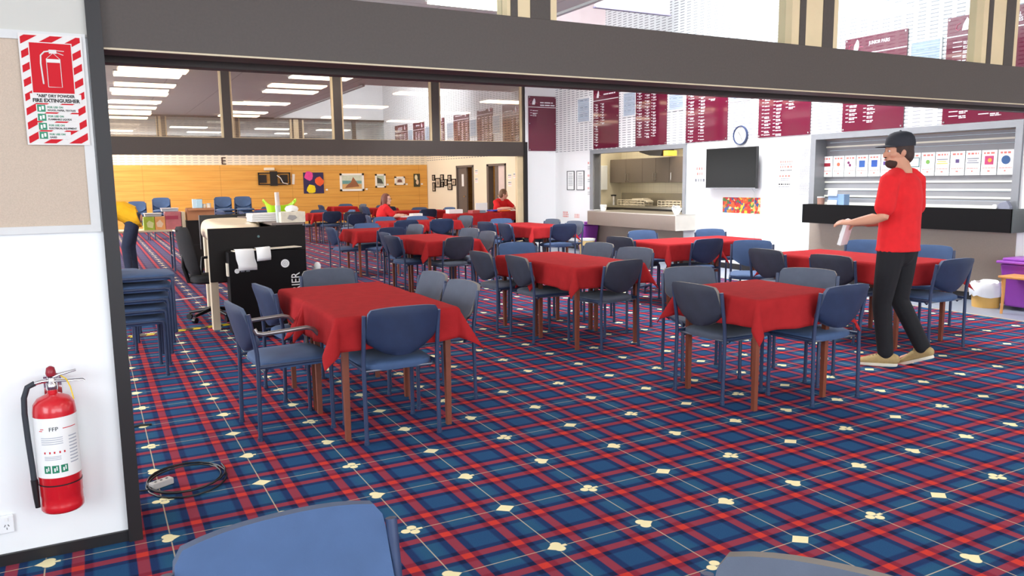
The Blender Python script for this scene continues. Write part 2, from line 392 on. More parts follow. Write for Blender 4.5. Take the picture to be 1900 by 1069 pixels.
# clerestory glazing over the near beam
def glazing(name, y, x0, x1, z0, z1, mull, mg, deep, label, tans=None):
    e = bpy.data.objects.new(name, None); COL.objects.link(e); e.location = (0, y, 0); struct(e, label, 'window')
    f = MB()
    for a, c in mull: f.bb((a, -deep/2, z0), (c, deep/2, z1))
    f.bb((x0, -deep/2, z1-0.05), (x1, deep/2, z1)); f.build('frame', M_BEAM, e)
    t = MB()
    if tans:
        for a, c in tans: t.bb((a, -deep/2+0.004, z0), (c, deep/2-0.004, z1-0.05))
        mull = sorted(mull+tans)
    else:
        for a, c in mull:
            for q in (a-0.018, c+0.018): t.bb((q-0.018, -0.035, z0), (q+0.018, 0.035, z1-0.05))
    t.bb((x0, -0.02, z0), (x1, 0.02, z0+0.012)); t.build('reveal_strip', M_TAN, e)
    eds = [x0] + [v for m_ in mull for v in m_] + [x1]
    for i in range(0, len(eds), 2):
        if eds[i+1]-eds[i] > 0.08: MB().bb((eds[i], -0.003, z0), (eds[i+1], 0.003, z1-0.05)).build('pane', mg, e)
    return e
glazing('window_1', -0.62, -1.515, 7.63, 2.28, HC, [(-1.53, -1.46), (0.405, 0.445), (0.52, 0.64), (2.475, 2.53), (2.685, 2.785), (4.46, 4.515), (4.68, 4.80), (6.5, 6.62)], M_GLASS1, 0.12, 'glazing with dark mullions above the near header beam',
        [(0.385, 0.405), (0.445, 0.52), (0.64, 0.68), (2.41, 2.475), (2.53, 2.685), (2.785, 2.83), (4.40, 4.46), (4.515, 4.68), (4.80, 4.85)])
# far partition
struct(MB().bb((-6.2, 10.66, 2.0), (6.86, 10.86, 2.30)).bb((6.80, 10.64, 0), (6.88, 10.72, 2.3), 1).bb((6.66, 10.70, 0), (6.80, 10.80, 2.0), 2)
       .build('trim_3', [M_BEAM, M_TRACK, M_TAN]), 'dark beam and tan jamb of the far opening', 'trim')
struct(MB().bb((-6.2, 10.66, 0), (-3.0, 10.86, 2.0)).build('wall_far_left', M_WHITE), 'white wall left of the far opening', 'wall')
glazing('window_2', 10.76, -3.0, 6.86, 2.30, HC, [(-1.44, -1.30), (0.66, 0.80), (2.68, 2.83), (4.70, 4.86), (6.80, 6.86)], M_GLASS2, 0.12, 'tinted glazing above the far opening')
# ceilings
struct(MB().bb((-6.2, -0.7, HC), (3.92, 10.8, HC+0.12)).build('ceiling', M_CEIL), 'pale grey tiled ceiling of the hall', 'ceiling')
struct(MB().bb((-6.2, 10.8, HC), (10.2, 24.2, HC+0.12)).build('ceiling_2', M_CEIL), 'tiled ceiling of the far room', 'ceiling')
struct(MB().bb((-6.2, -9.0, 3.45), (7.8, -0.7, 3.57)).build('ceiling_3', M_CEIL), 'tiled ceiling of the near room', 'ceiling')
M_PINK = mat('pale_pink_paint', (250, 222, 222), 0.7)
struct(MB().bb((3.80, -0.62, HC+0.12), (3.92, 8.8, 6.0)).build('wall_lantern_left', M_WHITE), 'upstand at the left of the roof lantern', 'wall')
struct(MB().bb((3.80, 8.8, HC), (7.63, 8.95, 6.0)).build('wall_lantern_end', M_PINK), 'pale pink end wall of the roof lantern', 'wall')
struct(MB().bb((3.92, 8.95, HC), (7.63, 10.85, HC+0.12)).build('ceiling_4', M_CEIL), 'low ceiling at the end of the hall', 'ceiling')
struct(MB().bb((3.80, -0.74, HC), (7.78, -0.62, 6.0)).build('wall_lantern_front', M_WHITE), 'upstand at the front of the roof lantern', 'wall')
struct(MB().bb((3.80, -0.74, 6.0), (7.78, 8.95, 6.1)).build('ceiling_5', M_WHITE), 'white roof of the lantern', 'ceiling')
struct(MB().bb((3.90, -0.6, HC-0.03), (3.96, 8.8, HC+0.13)).build('trim_4', M_FRAME), 'grey edge strip of the hall ceiling', 'trim')
p = thing('hanging_panel', 'pale pink panel hung high above the servery end of hall', 'panel', (6.2, 6.0, 4.1))
MB().bb((-0.72, -0.03, 0), (0.70, 0.03, 0.9)).build('panel', M_PINK, p)
MB().bb((-0.74, -0.04, -0.02), (0.72, 0.04, 0.0)).build('bottom_rail', mat('mauve_rail', (150, 140, 170), 0.5), p)
for x in (-0.71, 0.69): MB().cyl((x, 0, 0.0), (x, 0, 1.9), 0.012).build('hanger', M_GREYMETAL, p)
# outer walls not in view
struct(MB().bb((-6.3, -9, 0), (-6.2, 24.2, HC+0.1)).build('wall_left', M_WHITE), 'white wall on the far left', 'wall')
struct(MB().bb((-6.2, -9.1, 0), (7.78, -9.0, 3.57)).build('wall_rear', M_WHITE), 'white wall behind the viewer', 'wall')
for n_, (y0, y1) in (('added_window_3', (0.4, 8.6)), ('added_window_4', (12.9, 22.1)), ('window_5', (-6.9, -2.7))):
    f_ = MB()
    f_.bb((-6.2, y0, 0.5), (-6.1, y1, 0.56)).bb((-6.2, y0, 2.95), (-6.1, y1, 3.01))
    for k_ in range(6): f_.bb((-6.2, y0+(y1-y0)*k_/5-0.03, 0.56), (-6.1, y0+(y1-y0)*k_/5+0.03, 2.95))
    struct(f_.build(n_, M_ALU), 'pale framed glazing along the left wall of the ' + {'added_window_3': 'hall, added with its lamp', 'added_window_4': 'far room, added with its lamp', 'window_5': 'near room'}[n_], 'window')  # hall and far room frames are added around the unseen fill lamps
# far room
XR = 9.964
struct(MB().bb((-6.2, 24.0, 0), (XR, 24.15, HC)).build('wall_back', M_BWALL), 'cream slotted wall at the back of the far room', 'wall')
struct(MB().bb((-6.2, 23.96, 0), (XR-0.02, 24.0, 2.12)).build('wall_back_panelling', M_TIMBER), 'honey timber panelling along the back wall', 'wall')
w = MB()
for y0, y1 in ((10.85, 17.52), (18.76, 19.87), (21.19, 24.15)): w.bb((XR, y0, 0), (XR+0.15, y1, HC))
for y0, y1 in ((17.52, 18.76), (19.87, 21.19)): w.bb((XR, y0, 1.97), (XR+0.15, y1, HC))
struct(w.build('wall_far_right', M_FRWALL), 'cream side wall of the far room with two doorways', 'wall')
struct(MB().bb((7.78, 10.7, 0), (XR+0.15, 10.85, HC)).build('wall_far_near', M_WHITE), 'white wall closing the far room', 'wall')
M_DFRAME = mat('brown_grey_door', (108, 98, 92), 0.5)
# doorway 1: dark leaf half across, timber corridor beyond
d = bpy.data.objects.new('door_1', None); COL.objects.link(d); d.location = (XR, 0, 0); struct(d, 'doorway with dark leaf and timber corridor beyond', 'door')
MB().bb((-0.03, 21.15, 0), (0.15, 21.23, 2.0)).bb((-0.03, 19.83, 0), (0.15, 19.90, 2.0)).bb((-0.03, 19.83, 1.95), (0.15, 21.23, 2.02)).build('frame', M_DFRAME, d)
lf = MB().bb((0.02, 20.45, 0.01), (0.07, 21.15, 1.95)).build('leaf', M_DFRAME, d)
MB().bb((0.012, 20.68, 1.30), (0.022, 20.84, 1.72)).build('sidelight', M_PAPER, lf)
MB().cyl((-0.04, 20.55, 0.95), (0.03, 20.55, 0.95), 0.03).build('handle', M_CHROME, lf)
d2 = bpy.data.objects.new('door_2', None); COL.objects.link(d2); d2.location = (XR, 0, 0); struct(d2, 'open doorway with pale leaf behind the serving table', 'door')
MB().bb((-0.03, 18.66, 0), (0.15, 18.80, 2.0)).bb((-0.03, 17.48, 0), (0.15, 17.55, 2.0)).bb((-0.03, 17.48, 1.95), (0.15, 18.80, 2.02)).bb((0.0, 18.05, 0), (0.08, 18.26, 1.95)).build('frame', M_DFRAME, d2)
lf = MB().bb((0.02, 17.55, 0.01), (0.06, 18.05, 1.95)).build('leaf', mat('pale_pink_door', (226, 208, 204), 0.5), d2)
MB().cyl((-0.03, 18.0, 1.0), (0.02, 18.0, 1.0), 0.03).build('handle', M_CHROME, lf)
# corridor beyond the two doorways
struct(MB().bb((XR+1.6, 16.5, 0), (XR+1.7, 24, 2.6)).build('wall_corridor', M_TIMBER), 'timber panelled corridor wall', 'wall')
struct(MB().bb((XR+0.15, 16.5, 2.5), (XR+1.7, 24, 2.6)).build('ceiling_6', M_CEIL), 'white tiled ceiling of the corridor', 'ceiling')
struct(MB().bb((XR+0.15, 16.5, -0.1), (XR+1.7, 24, 0)).build('floor_3', M_CARPET), 'tartan carpet of the corridor', 'floor')
struct(MB().bb((XR+0.15, 16.4, 0), (XR+1.7, 16.5, 2.6)).bb((XR+0.15, 24.0, 0), (XR+1.7, 24.1, 2.6)).build('wall_corridor_ends', M_WHITE), 'white end walls of the corridor', 'wall')
# kitchen behind servery
struct(MB().bb((7.78, 5.0, 0), (9.5, 5.1, 2.7)).bb((7.78, 10.6, 0), (9.5, 10.7, 2.7)).build('wall_kitchen_sides', mat('cream_kitchen_wall', (232, 222, 196), 0.6)), 'cream side walls of the kitchen', 'wall')
def tilewall():
    m = bpy.data.materials.new('white_splash_tiles'); m.use_nodes = True; nt = m.node_tree; X = NX(nt); b = nt.nodes['Principled BSDF']; b.inputs['Roughness'].default_value = 0.25
    g = nt.nodes.new('ShaderNodeNewGeometry'); sp = nt.nodes.new('ShaderNodeSeparateXYZ'); nt.links.new(g.outputs['Position'], sp.inputs[0])
    fy = X.m('FRACT', X.mul(sp.outputs[1], 1/0.2)); fz = X.m('FRACT', X.mul(sp.outputs[2], 1/0.1))
    c = X.mix(X.mx(X.lt(fy, 0.02), X.lt(fz, 0.04)), lin((236, 226, 200)), lin((206, 196, 172))); nt.links.new(c, b.inputs['Base Color']); return m
struct(MB().bb((9.35, 5.0, 0), (9.5, 10.7, 2.7)).build('wall_kitchen_back', tilewall()), 'cream tiled back wall of the kitchen', 'wall')
struct(MB().bb((7.78, 5.0, 2.6), (9.5, 10.7, 2.7)).build('ceiling_7', M_WHITE), 'white ceiling of the kitchen', 'ceiling')
struct(MB().bb((7.60, 9.19, 0.86), (7.80, 9.30, 2.0)).bb((7.60, 6.34, 0.86), (7.80, 6.41, 2.0)).bb((7.60, 6.34, 2.0), (7.80, 9.30, 2.08)).build('trim_5', M_GREYMETAL), 'grey metal frame around the servery opening', 'trim')
struct(MB().bb((7.60, 3.57, 1.07), (7.90, 3.66, 2.0)).bb((7.60, 0.75, 1.07), (7.90, 0.83, 2.0)).bb((7.60, 0.75, 2.0), (7.90, 3.66, 2.08)).build('trim_6', M_GREYMETAL), 'grey metal frame around the bar shutter', 'trim')

# pinboard
p = thing('pinboard', 'large oatmeal cloth pinboard on the white wall above extinguisher', 'pinboard', (0, -0.8, 0))
MB().bb((-3.4, -0.012, 1.32), (-1.555, 0, 2.02)).build('cloth_panel', M_PIN, p)
MB().bb((-3.4, -0.02, 1.297), (-1.522, 0, 1.325)).bb((-3.4, -0.02, 2.018), (-1.522, 0, 2.05)).bb((-1.556, -0.02, 1.325), (-1.522, 0, 2.018)).build('frame', M_FRAME, p)

# ================================================================== LIGHTS THAT CAN BE SEEN OR REFLECTED
troffer_me = MB().bb((-0.58, -0.27, -0.05), (0.58, 0.27, -0.022)).mesh('diffuser', M_LIGHT)
troffer_me2 = MB().bb((-0.58, -0.27, -0.05), (0.58, 0.27, -0.022)).mesh('diffuser', M_LIGHT2)
tf = MB()
tf.bb((-0.6, -0.29, -0.022), (0.6, 0.29, 0.0))
troffer_fr = tf.mesh('frame', M_FRAME)
def troffer(x, y, z, label, rz=0.0, grp='ceiling light panels'):
    t = thing('ceiling_light', label, 'ceiling light', (x, y, z), rz, grp)
    for n, me in (('diffuser', troffer_me2 if y > 10.7 else troffer_me), ('frame', troffer_fr)):
        o = bpy.data.objects.new(n, me); COL.objects.link(o); o.parent = t
for i, y in enumerate((0.6, 3.4, 6.2, 9.0)):
    troffer(-0.4, y, HC, 'rectangular light panel in the hall ceiling, left row, number %d from the near opening' % (i+1))
for i, y in enumerate((1.4, 4.3, 7.2, 9.9)):
    troffer(2.7, y, HC, 'rectangular light panel in the hall ceiling, right row, number %d from the near opening' % (i+1))
for i, y in enumerate((11.8, 14.2, 16.0, 17.9, 19.6, 21.6, 23.2)):
    troffer(-0.35, y, HC, 'light panel in the far room ceiling, left row, number %d past the dark beam' % (i+1))
for i, (x, y) in enumerate(((2.6, 13.2), (2.3, 17.4), (2.7, 21.4), (5.6, 13.6), (5.4, 17.2), (5.8, 21.0), (8.4, 14.6), (8.4, 18.2), (8.3, 21.8))):
    troffer(x, y, HC, 'light panel in the far room ceiling, %s column, %s row' % (('left', 'middle', 'right')[i//3], ('nearest', 'second', 'third')[i % 3]))
for i, x in enumerate((1.6, 4.4, 6.6)):
    troffer(x, -3.3, 3.45, 'light panel in the near room ceiling, number %d from the white wall' % (i+1))
for i, x in enumerate((-0.6, 2.4, 5.6)):
    troffer(x, -5.8, 3.45, 'light panel over the near room, rear row, number %d from the left' % (i+1))
t = thing('ceiling_light', 'long light panel hidden in the kitchen ceiling', 'ceiling light', (8.4, 7.8, 2.6), 1.57)
for n, me in (('diffuser', troffer_me2), ('frame', troffer_fr)):
    o = bpy.data.objects.new(n, me); COL.objects.link(o); o.parent = t
t = thing('ceiling_light', 'second light panel in the kitchen ceiling above the left cabinets', 'ceiling light', (8.4, 9.7, 2.6), 1.57)  # extra panel added to make the kitchen brighter
for n, me in (('diffuser', troffer_me), ('frame', troffer_fr)):
    o = bpy.data.objects.new(n, me); COL.objects.link(o); o.parent = t
t = thing('ceiling_light', 'light panel in the timber corridor ceiling', 'ceiling light', (XR+0.85, 20.2, 2.5), 1.57)
for n, me in (('diffuser', troffer_me), ('frame', troffer_fr)):
    o = bpy.data.objects.new(n, me); COL.objects.link(o); o.parent = t
t = thing('downlight', 'small round downlight in the hall ceiling above far tables', 'ceiling light', (3.3, 4.3, HC))
MB().lathe([(0.09, 0), (0.10, -0.012), (0.075, -0.014)], 24).build('ring', M_FRAME, t, 40)
MB().lathe([(0.075, -0.004), (0.07, -0.012)], 24).build('lens', M_GREYMETAL, t, 40)

# ================================================================== CHAIRS
def backrest_mesh():
    m = MB(); NT, NS = 12, 10
    def pt(s, t, side):
        # t 0 bottom .. 1 top
        z0, z1 = 0.50, 0.79
        hw = 0.209
        if t < 0.30: hw *= 1-((0.30-t)/0.30)**2.2*0.22
        if t > 0.86: hw *= 1-((t-0.86)/0.14)**2*0.09
        x = s*hw
        zb = z0 + 0.055*abs(s)**2.4*(1-t)
        z = zb + (z1-zb)*t - 0.012*abs(s)**3*t
        y = -0.222 - 0.07*(t) + 0.045*(s*s) * (0.5+0.5*(1-t)) - 0.02
        edge = max(abs(s)**5, abs(2*t-1)**5)
        th = 0.021*(1-0.45*edge)
        return (x, y + side*th, z)
    for side in (1, -1):
        vs = [pt(-1+2*j/NS, i/NT, side) for i in range(NT+1) for j in range(NS+1)]
        fs = [(i*(NS+1)+j, i*(NS+1)+j+1, (i+1)*(NS+1)+j+1, (i+1)*(NS+1)+j) for i in range(NT) for j in range(NS)]
        m.add(vs, fs, 0 if side == 1 else 1)
    # rim
    n = (NT+1)*(NS+1)
    loop = [j for j in range(NS+1)] + [i*(NS+1)+NS for i in range(1, NT+1)] + [NT*(NS+1)+j for j in range(NS-1, -1, -1)] + [i*(NS+1) for i in range(NT-1, 0, -1)]
    for k in range(len(loop)):
        a, b = loop[k], loop[(k+1) % len(loop)]
        m.f.append((a, b, b+n, a+n)); m.mi.append(2)
    return m
def seat_mesh():
    m = MB(); rings = []; N = 40
    prof = [(0.80, 0.402), (0.97, 0.410), (1.0, 0.430), (0.985, 0.448), (0.90, 0.459), (0.6, 0.468), (0.25, 0.471)]
    for sc, z in prof:
        r = []
        for k in range(N):
            a = 2*math.pi*k/N; c, s = math.cos(a), math.sin(a)
            e = 0.42
            x = 0.228*math.copysign(abs(c)**e, c); y = 0.222*math.copysign(abs(s)**e, s)
            x *= (1.0 + 0.03*y/0.22)
            r.append((x*sc, 0.018 + y*sc, z))
        rings.append(r)
    m.rings(rings, 0); return m
ME_BACK = {}; ME_SEAT = {}
for k, fab in (('blue', M_BLUE), ('grey', M_GREYBLUE)):
    ME_BACK[k] = backrest_mesh().mesh('backrest', [fab, M_SHELL if k == 'blue' else mat('slate_back_shell', (50, 55, 70), 0.6, noise=(14, 0.18)), M_PIPEB if k == 'blue' else M_PIPING], 50)
    ME_SEAT[k] = seat_mesh().mesh('seat', [fab], 50)
def leg_me(sx, rear):
    m = MB()
    if rear: m.tube([(sx*0.222, -0.232, 0), (sx*0.222, -0.222, 0.43), (sx*0.222, -0.226, 0.52), (sx*0.222, -0.262, 0.745)], 0.0125, 10)
    else: m.tube([(sx*0.222, 0.205, 0), (sx*0.222, 0.205, 0.40), (sx*0.222, 0.195, 0.425), (sx*0.222, 0.17, 0.432)], 0.0125, 10)
    m.lathe([(0.016, 0), (0.016, 0.02)], 10, (sx*0.222, -0.232 if rear else 0.205, 0))
    return m.mesh('leg', M_TUBE, 60)
ME_LEG = [leg_me(s, r) for r in (True, False) for s in (-1, 1)]
def rail_me(sx):
    return MB().tube([(sx*0.222, 0.18, 0.432), (sx*0.222, -0.222, 0.432)], 0.011, 10).tube([(sx*0.222, -0.17, 0.425), (sx*0.19, -0.17, 0.40)], 0.010, 8).mesh('side_rail', M_TUBE, 60)
ME_RAIL = [rail_me(-1), rail_me(1)]
ME_BRK = [MB().tube([(-0.222, y, 0.415), (0.222, y, 0.415)], 0.007, 8).mesh('seat_bracket', mat('dull_steel', (120, 126, 138), 0.35, metal=0.6), 60) for y in (-0.19, 0.12)]
def arm_me(sx):
    return MB().tube([(sx*0.236, -0.236, 0.66), (sx*0.24, -0.225, 0.635), (sx*0.245, -0.19, 0.628), (sx*0.245, 0.06, 0.640), (sx*0.245, 0.10, 0.628), (sx*0.242, 0.19, 0.52), (sx*0.236, 0.205, 0.49), (sx*0.232, 0.207, 0.40)], 0.013, 12).mesh('armrest', mat('worn_steel_tube', (150, 146, 146), 0.28, metal=0.8), 60)
ME_ARM = [arm_me(-1), arm_me(1)]
def part(name, me, parent):
    o = bpy.data.objects.new(name, me); COL.objects.link(o); o.parent = parent; return o
def make_chair(kind, arms=False):
    t = thing('armchair' if arms else 'stacking_chair', 'x', 'chair')
    part('seat', ME_SEAT[kind], t); part('backrest', ME_BACK[kind], t)
    for me in ME_LEG: part('leg', me, t)
    for me in ME_RAIL: part('side_rail', me, t)
    for me in ME_BRK: part('seat_bracket', me, t)
    if arms:
        for me in ME_ARM: part('armrest', me, t)
    return t
PROTO = {'blue': make_chair('blue'), 'grey': make_chair('grey'), 'arm': make_chair('blue', True)}
USED = set()
def chair(bx, by, face, label, kind='blue', group='blue dining chairs', z=0.0):
    """bx, by: where the top of the backrest stands; face: compass angle the sitter looks (0 = +X, 90 = +Y)"""
    th = math.radians(face-90)
    fx, fy = -math.sin(th), math.cos(th)
    if kind in USED: o = copy_tree(PROTO[kind])
    else: o = PROTO[kind]; USED.add(kind)
    o.location = (bx+fx*0.29, by+fy*0.29, z); o.rotation_euler = (0, 0, th)
    tag(o, label, 'chair', group)
    return o

# ================================================================== TABLES AND CLOTHS
TT = 0.725
def top_me():
    return MB().bb((-0.36, -0.36, 0.692), (0.36, 0.36, TT-0.006)).mesh('tabletop', M_WOODTOP)
ME_TOP = top_me()
ME_APR = MB().bb((-0.31, -0.33, 0.62), (0.31, -0.31, 0.692)).bb((-0.31, 0.31, 0.62), (0.31, 0.33, 0.692)).bb((-0.33, -0.31, 0.62), (-0.31, 0.31, 0.692)).bb((0.31, -0.31, 0.62), (0.33, 0.31, 0.692)).mesh('apron', M_WOODLEG)
ME_TLEG = [MB().rings([[(x+sx*q*0.018, y+sy*q*0.018, z) for sx, sy in ((-1, -1), (1, -1), (1, 1), (-1, 1))] for z, q, in ((0, 0.8), (0.62, 1.0), (0.692, 1.0))]).mesh('leg', M_WOODLEG)
           for x in (-0.315, 0.315) for y in (-0.315, 0.315)]
tproto = thing('square_table', 'x', 'table')
part('tabletop', ME_TOP, tproto); part('apron', ME_APR, tproto)
for me in ME_TLEG: part('leg', me, tproto)
_first = [True]
def cloth_mesh(seed, h=0.36, drop=0.20, rot=0.0, sh=(0, 0), skip=None):
    """square cloth: flat on top, hanging at the sides, pointed flaps at the corners; skip = side that lies flat under a neighbour"""
    rnd = random.Random(seed); N = 56; L = h+drop; m = MB(); P = []
    ph = [rnd.uniform(0, 6.28) for _ in range(8)]
    for i in range(N+1):
        for j in range(N+1):
            u = -L + 2*L*i/N; v = -L + 2*L*j/N
            c, s = math.cos(rot), math.sin(rot)
            x = c*u - s*v + sh[0]; y = s*u + c*v + sh[1]
            hx = h+0.004
            cx = max(-hx, min(hx, x)); cy = max(-hx, min(hx, y)); ex, ey = x-cx, y-cy
            r = math.hypot(ex, ey)
            if r < 1e-6: P.append((x, y, TT+0.0015*math.sin(9*x+ph[0])*math.sin(7*y+ph[1]))); continue
            dx, dy = ex/r, ey/r
            diag = abs(2*dx*dy)
            # soft roll over the edge, then fall
            R = 0.018
            if r < R*1.57: a = r/R; out = R*math.sin(a); z = TT - R*(1-math.cos(a))
            else: out = R; z = TT - R - (r-R*1.57)
            along = cx*abs(dy) + cy*abs(dx)
            k = max(0, r-0.03)
            wave = 0.055*k*math.sin(15*along+ph[2]+3*dx) + 0.04*k*math.sin(27*along+ph[3])
            out += k*(0.09 + 0.46*diag) + wave
            z += k*0.05*diag + 0.01*math.sin(8*along+ph[4])*k*4
            P.append((cx+dx*out, cy+dy*out, z))
    m.add(P, [(i*(N+1)+j, (i+1)*(N+1)+j, (i+1)*(N+1)+j+1, i*(N+1)+j+1) for i in range(N) for j in range(N)])
    return m.mesh('tablecloth', M_CLOTH, 80)
CLOTHS = [cloth_mesh(s, rot=r, sh=q) for s, r, q in ((1, 0.02, (0, 0.0)), (2, -0.03, (0.01, 0)), (3, 0.03, (0, -0.01)), (4, 0.0, (-0.01, 0.01)))]
def table(x, y, label, clabel, n=0, lift=0.0):
    if _first[0]: t = tproto; _first[0] = False
    else: t = copy_tree(tproto)
    t.location = (x, y, 0); tag(t, label, 'table', 'square card tables')
    me = CLOTHS[n % 4]
    c = bpy.data.objects.new('tablecloth', me); COL.objects.link(c); c.location = (x, y, lift)
    so = c.modifiers.new('solid', 'SOLIDIFY'); so.thickness = 0.003; so.offset = 1
    tag(c, clabel, 'tablecloth', 'red tablecloths')
def pair(x, y, along, desc, n=0):
    """two square tables pushed together, each with its own cloth"""
    dx, dy = (0.36, 0) if along == 'x' else (0, 0.36)
    near, far = ('nearer', 'farther') if along == 'y' else ('left', 'right')
    table(x-dx, y-dy, 'square wooden table, %s one of the pair %s' % (near, desc), 'red cloth, %s of the pair %s' % (near, desc), n, 0.0045)
    table(x+dx, y+dy, 'square wooden table, %s one of the pair %s' % (far, desc), 'red cloth, %s of the pair %s' % (far, desc), n+1)

D = {'T1': 'at the front left', 'T3': 'in the middle of the hall', 'T4': 'before the kitchen servery', 'T5': 'by the white end wall',
     'T6': 'next to the standing man', 'T7': 'behind the front left pair', 'T9': 'below the far beam'}
pair(-0.03, 0.64, 'y', D['T1'], 0)
table(2.40, -0.46, 'square wooden table standing alone at the front right', 'red cloth on the single table at the front right', 2)
pair(2.42, 2.00, 'y', D['T3'], 3)
pair(4.98, 3.08, 'x', D['T4'], 2)
pair(5.02, 7.28, 'y', D['T5'], 0)
pair(4.78, 0.62, 'y', D['T6'], 1)
pair(2.48, 5.50, 'y', D['T7'], 0)
table(2.42, 7.86, 'square wooden table behind the pair in the hall\'s middle left', 'red cloth on the single table just past the black console', 3)
pair(4.02, 9.90, 'x', D['T9'], 2)
# far room
table(4.55, 11.66, 'square wooden table the woman in glasses leans on', 'red cloth under the papers of the woman in glasses', 1)
table(3.62, 15.28, 'square wooden table in the far room behind the green basket', 'red cloth on the far table right of the basket', 0)
table(2.42, 16.40, 'square wooden table in the far room, left of its neighbours', 'red cloth on the leftmost table of the far room', 1)
pair(6.00, 14.95, 'x', 'in the far room by the side wall', 1)
table(6.00, 17.85, 'square wooden table in the far room, behind the woman in glasses', 'red cloth on the far table behind the woman', 2)
table(5.50, 20.20, 'square wooden deepest far table below the seaside painting', 'red cloth on the deepest far table', 3)
table(3.10, 19.40, 'square wooden table in the far room below the wall bracket', 'red cloth on the far table below the wall bracket', 0)

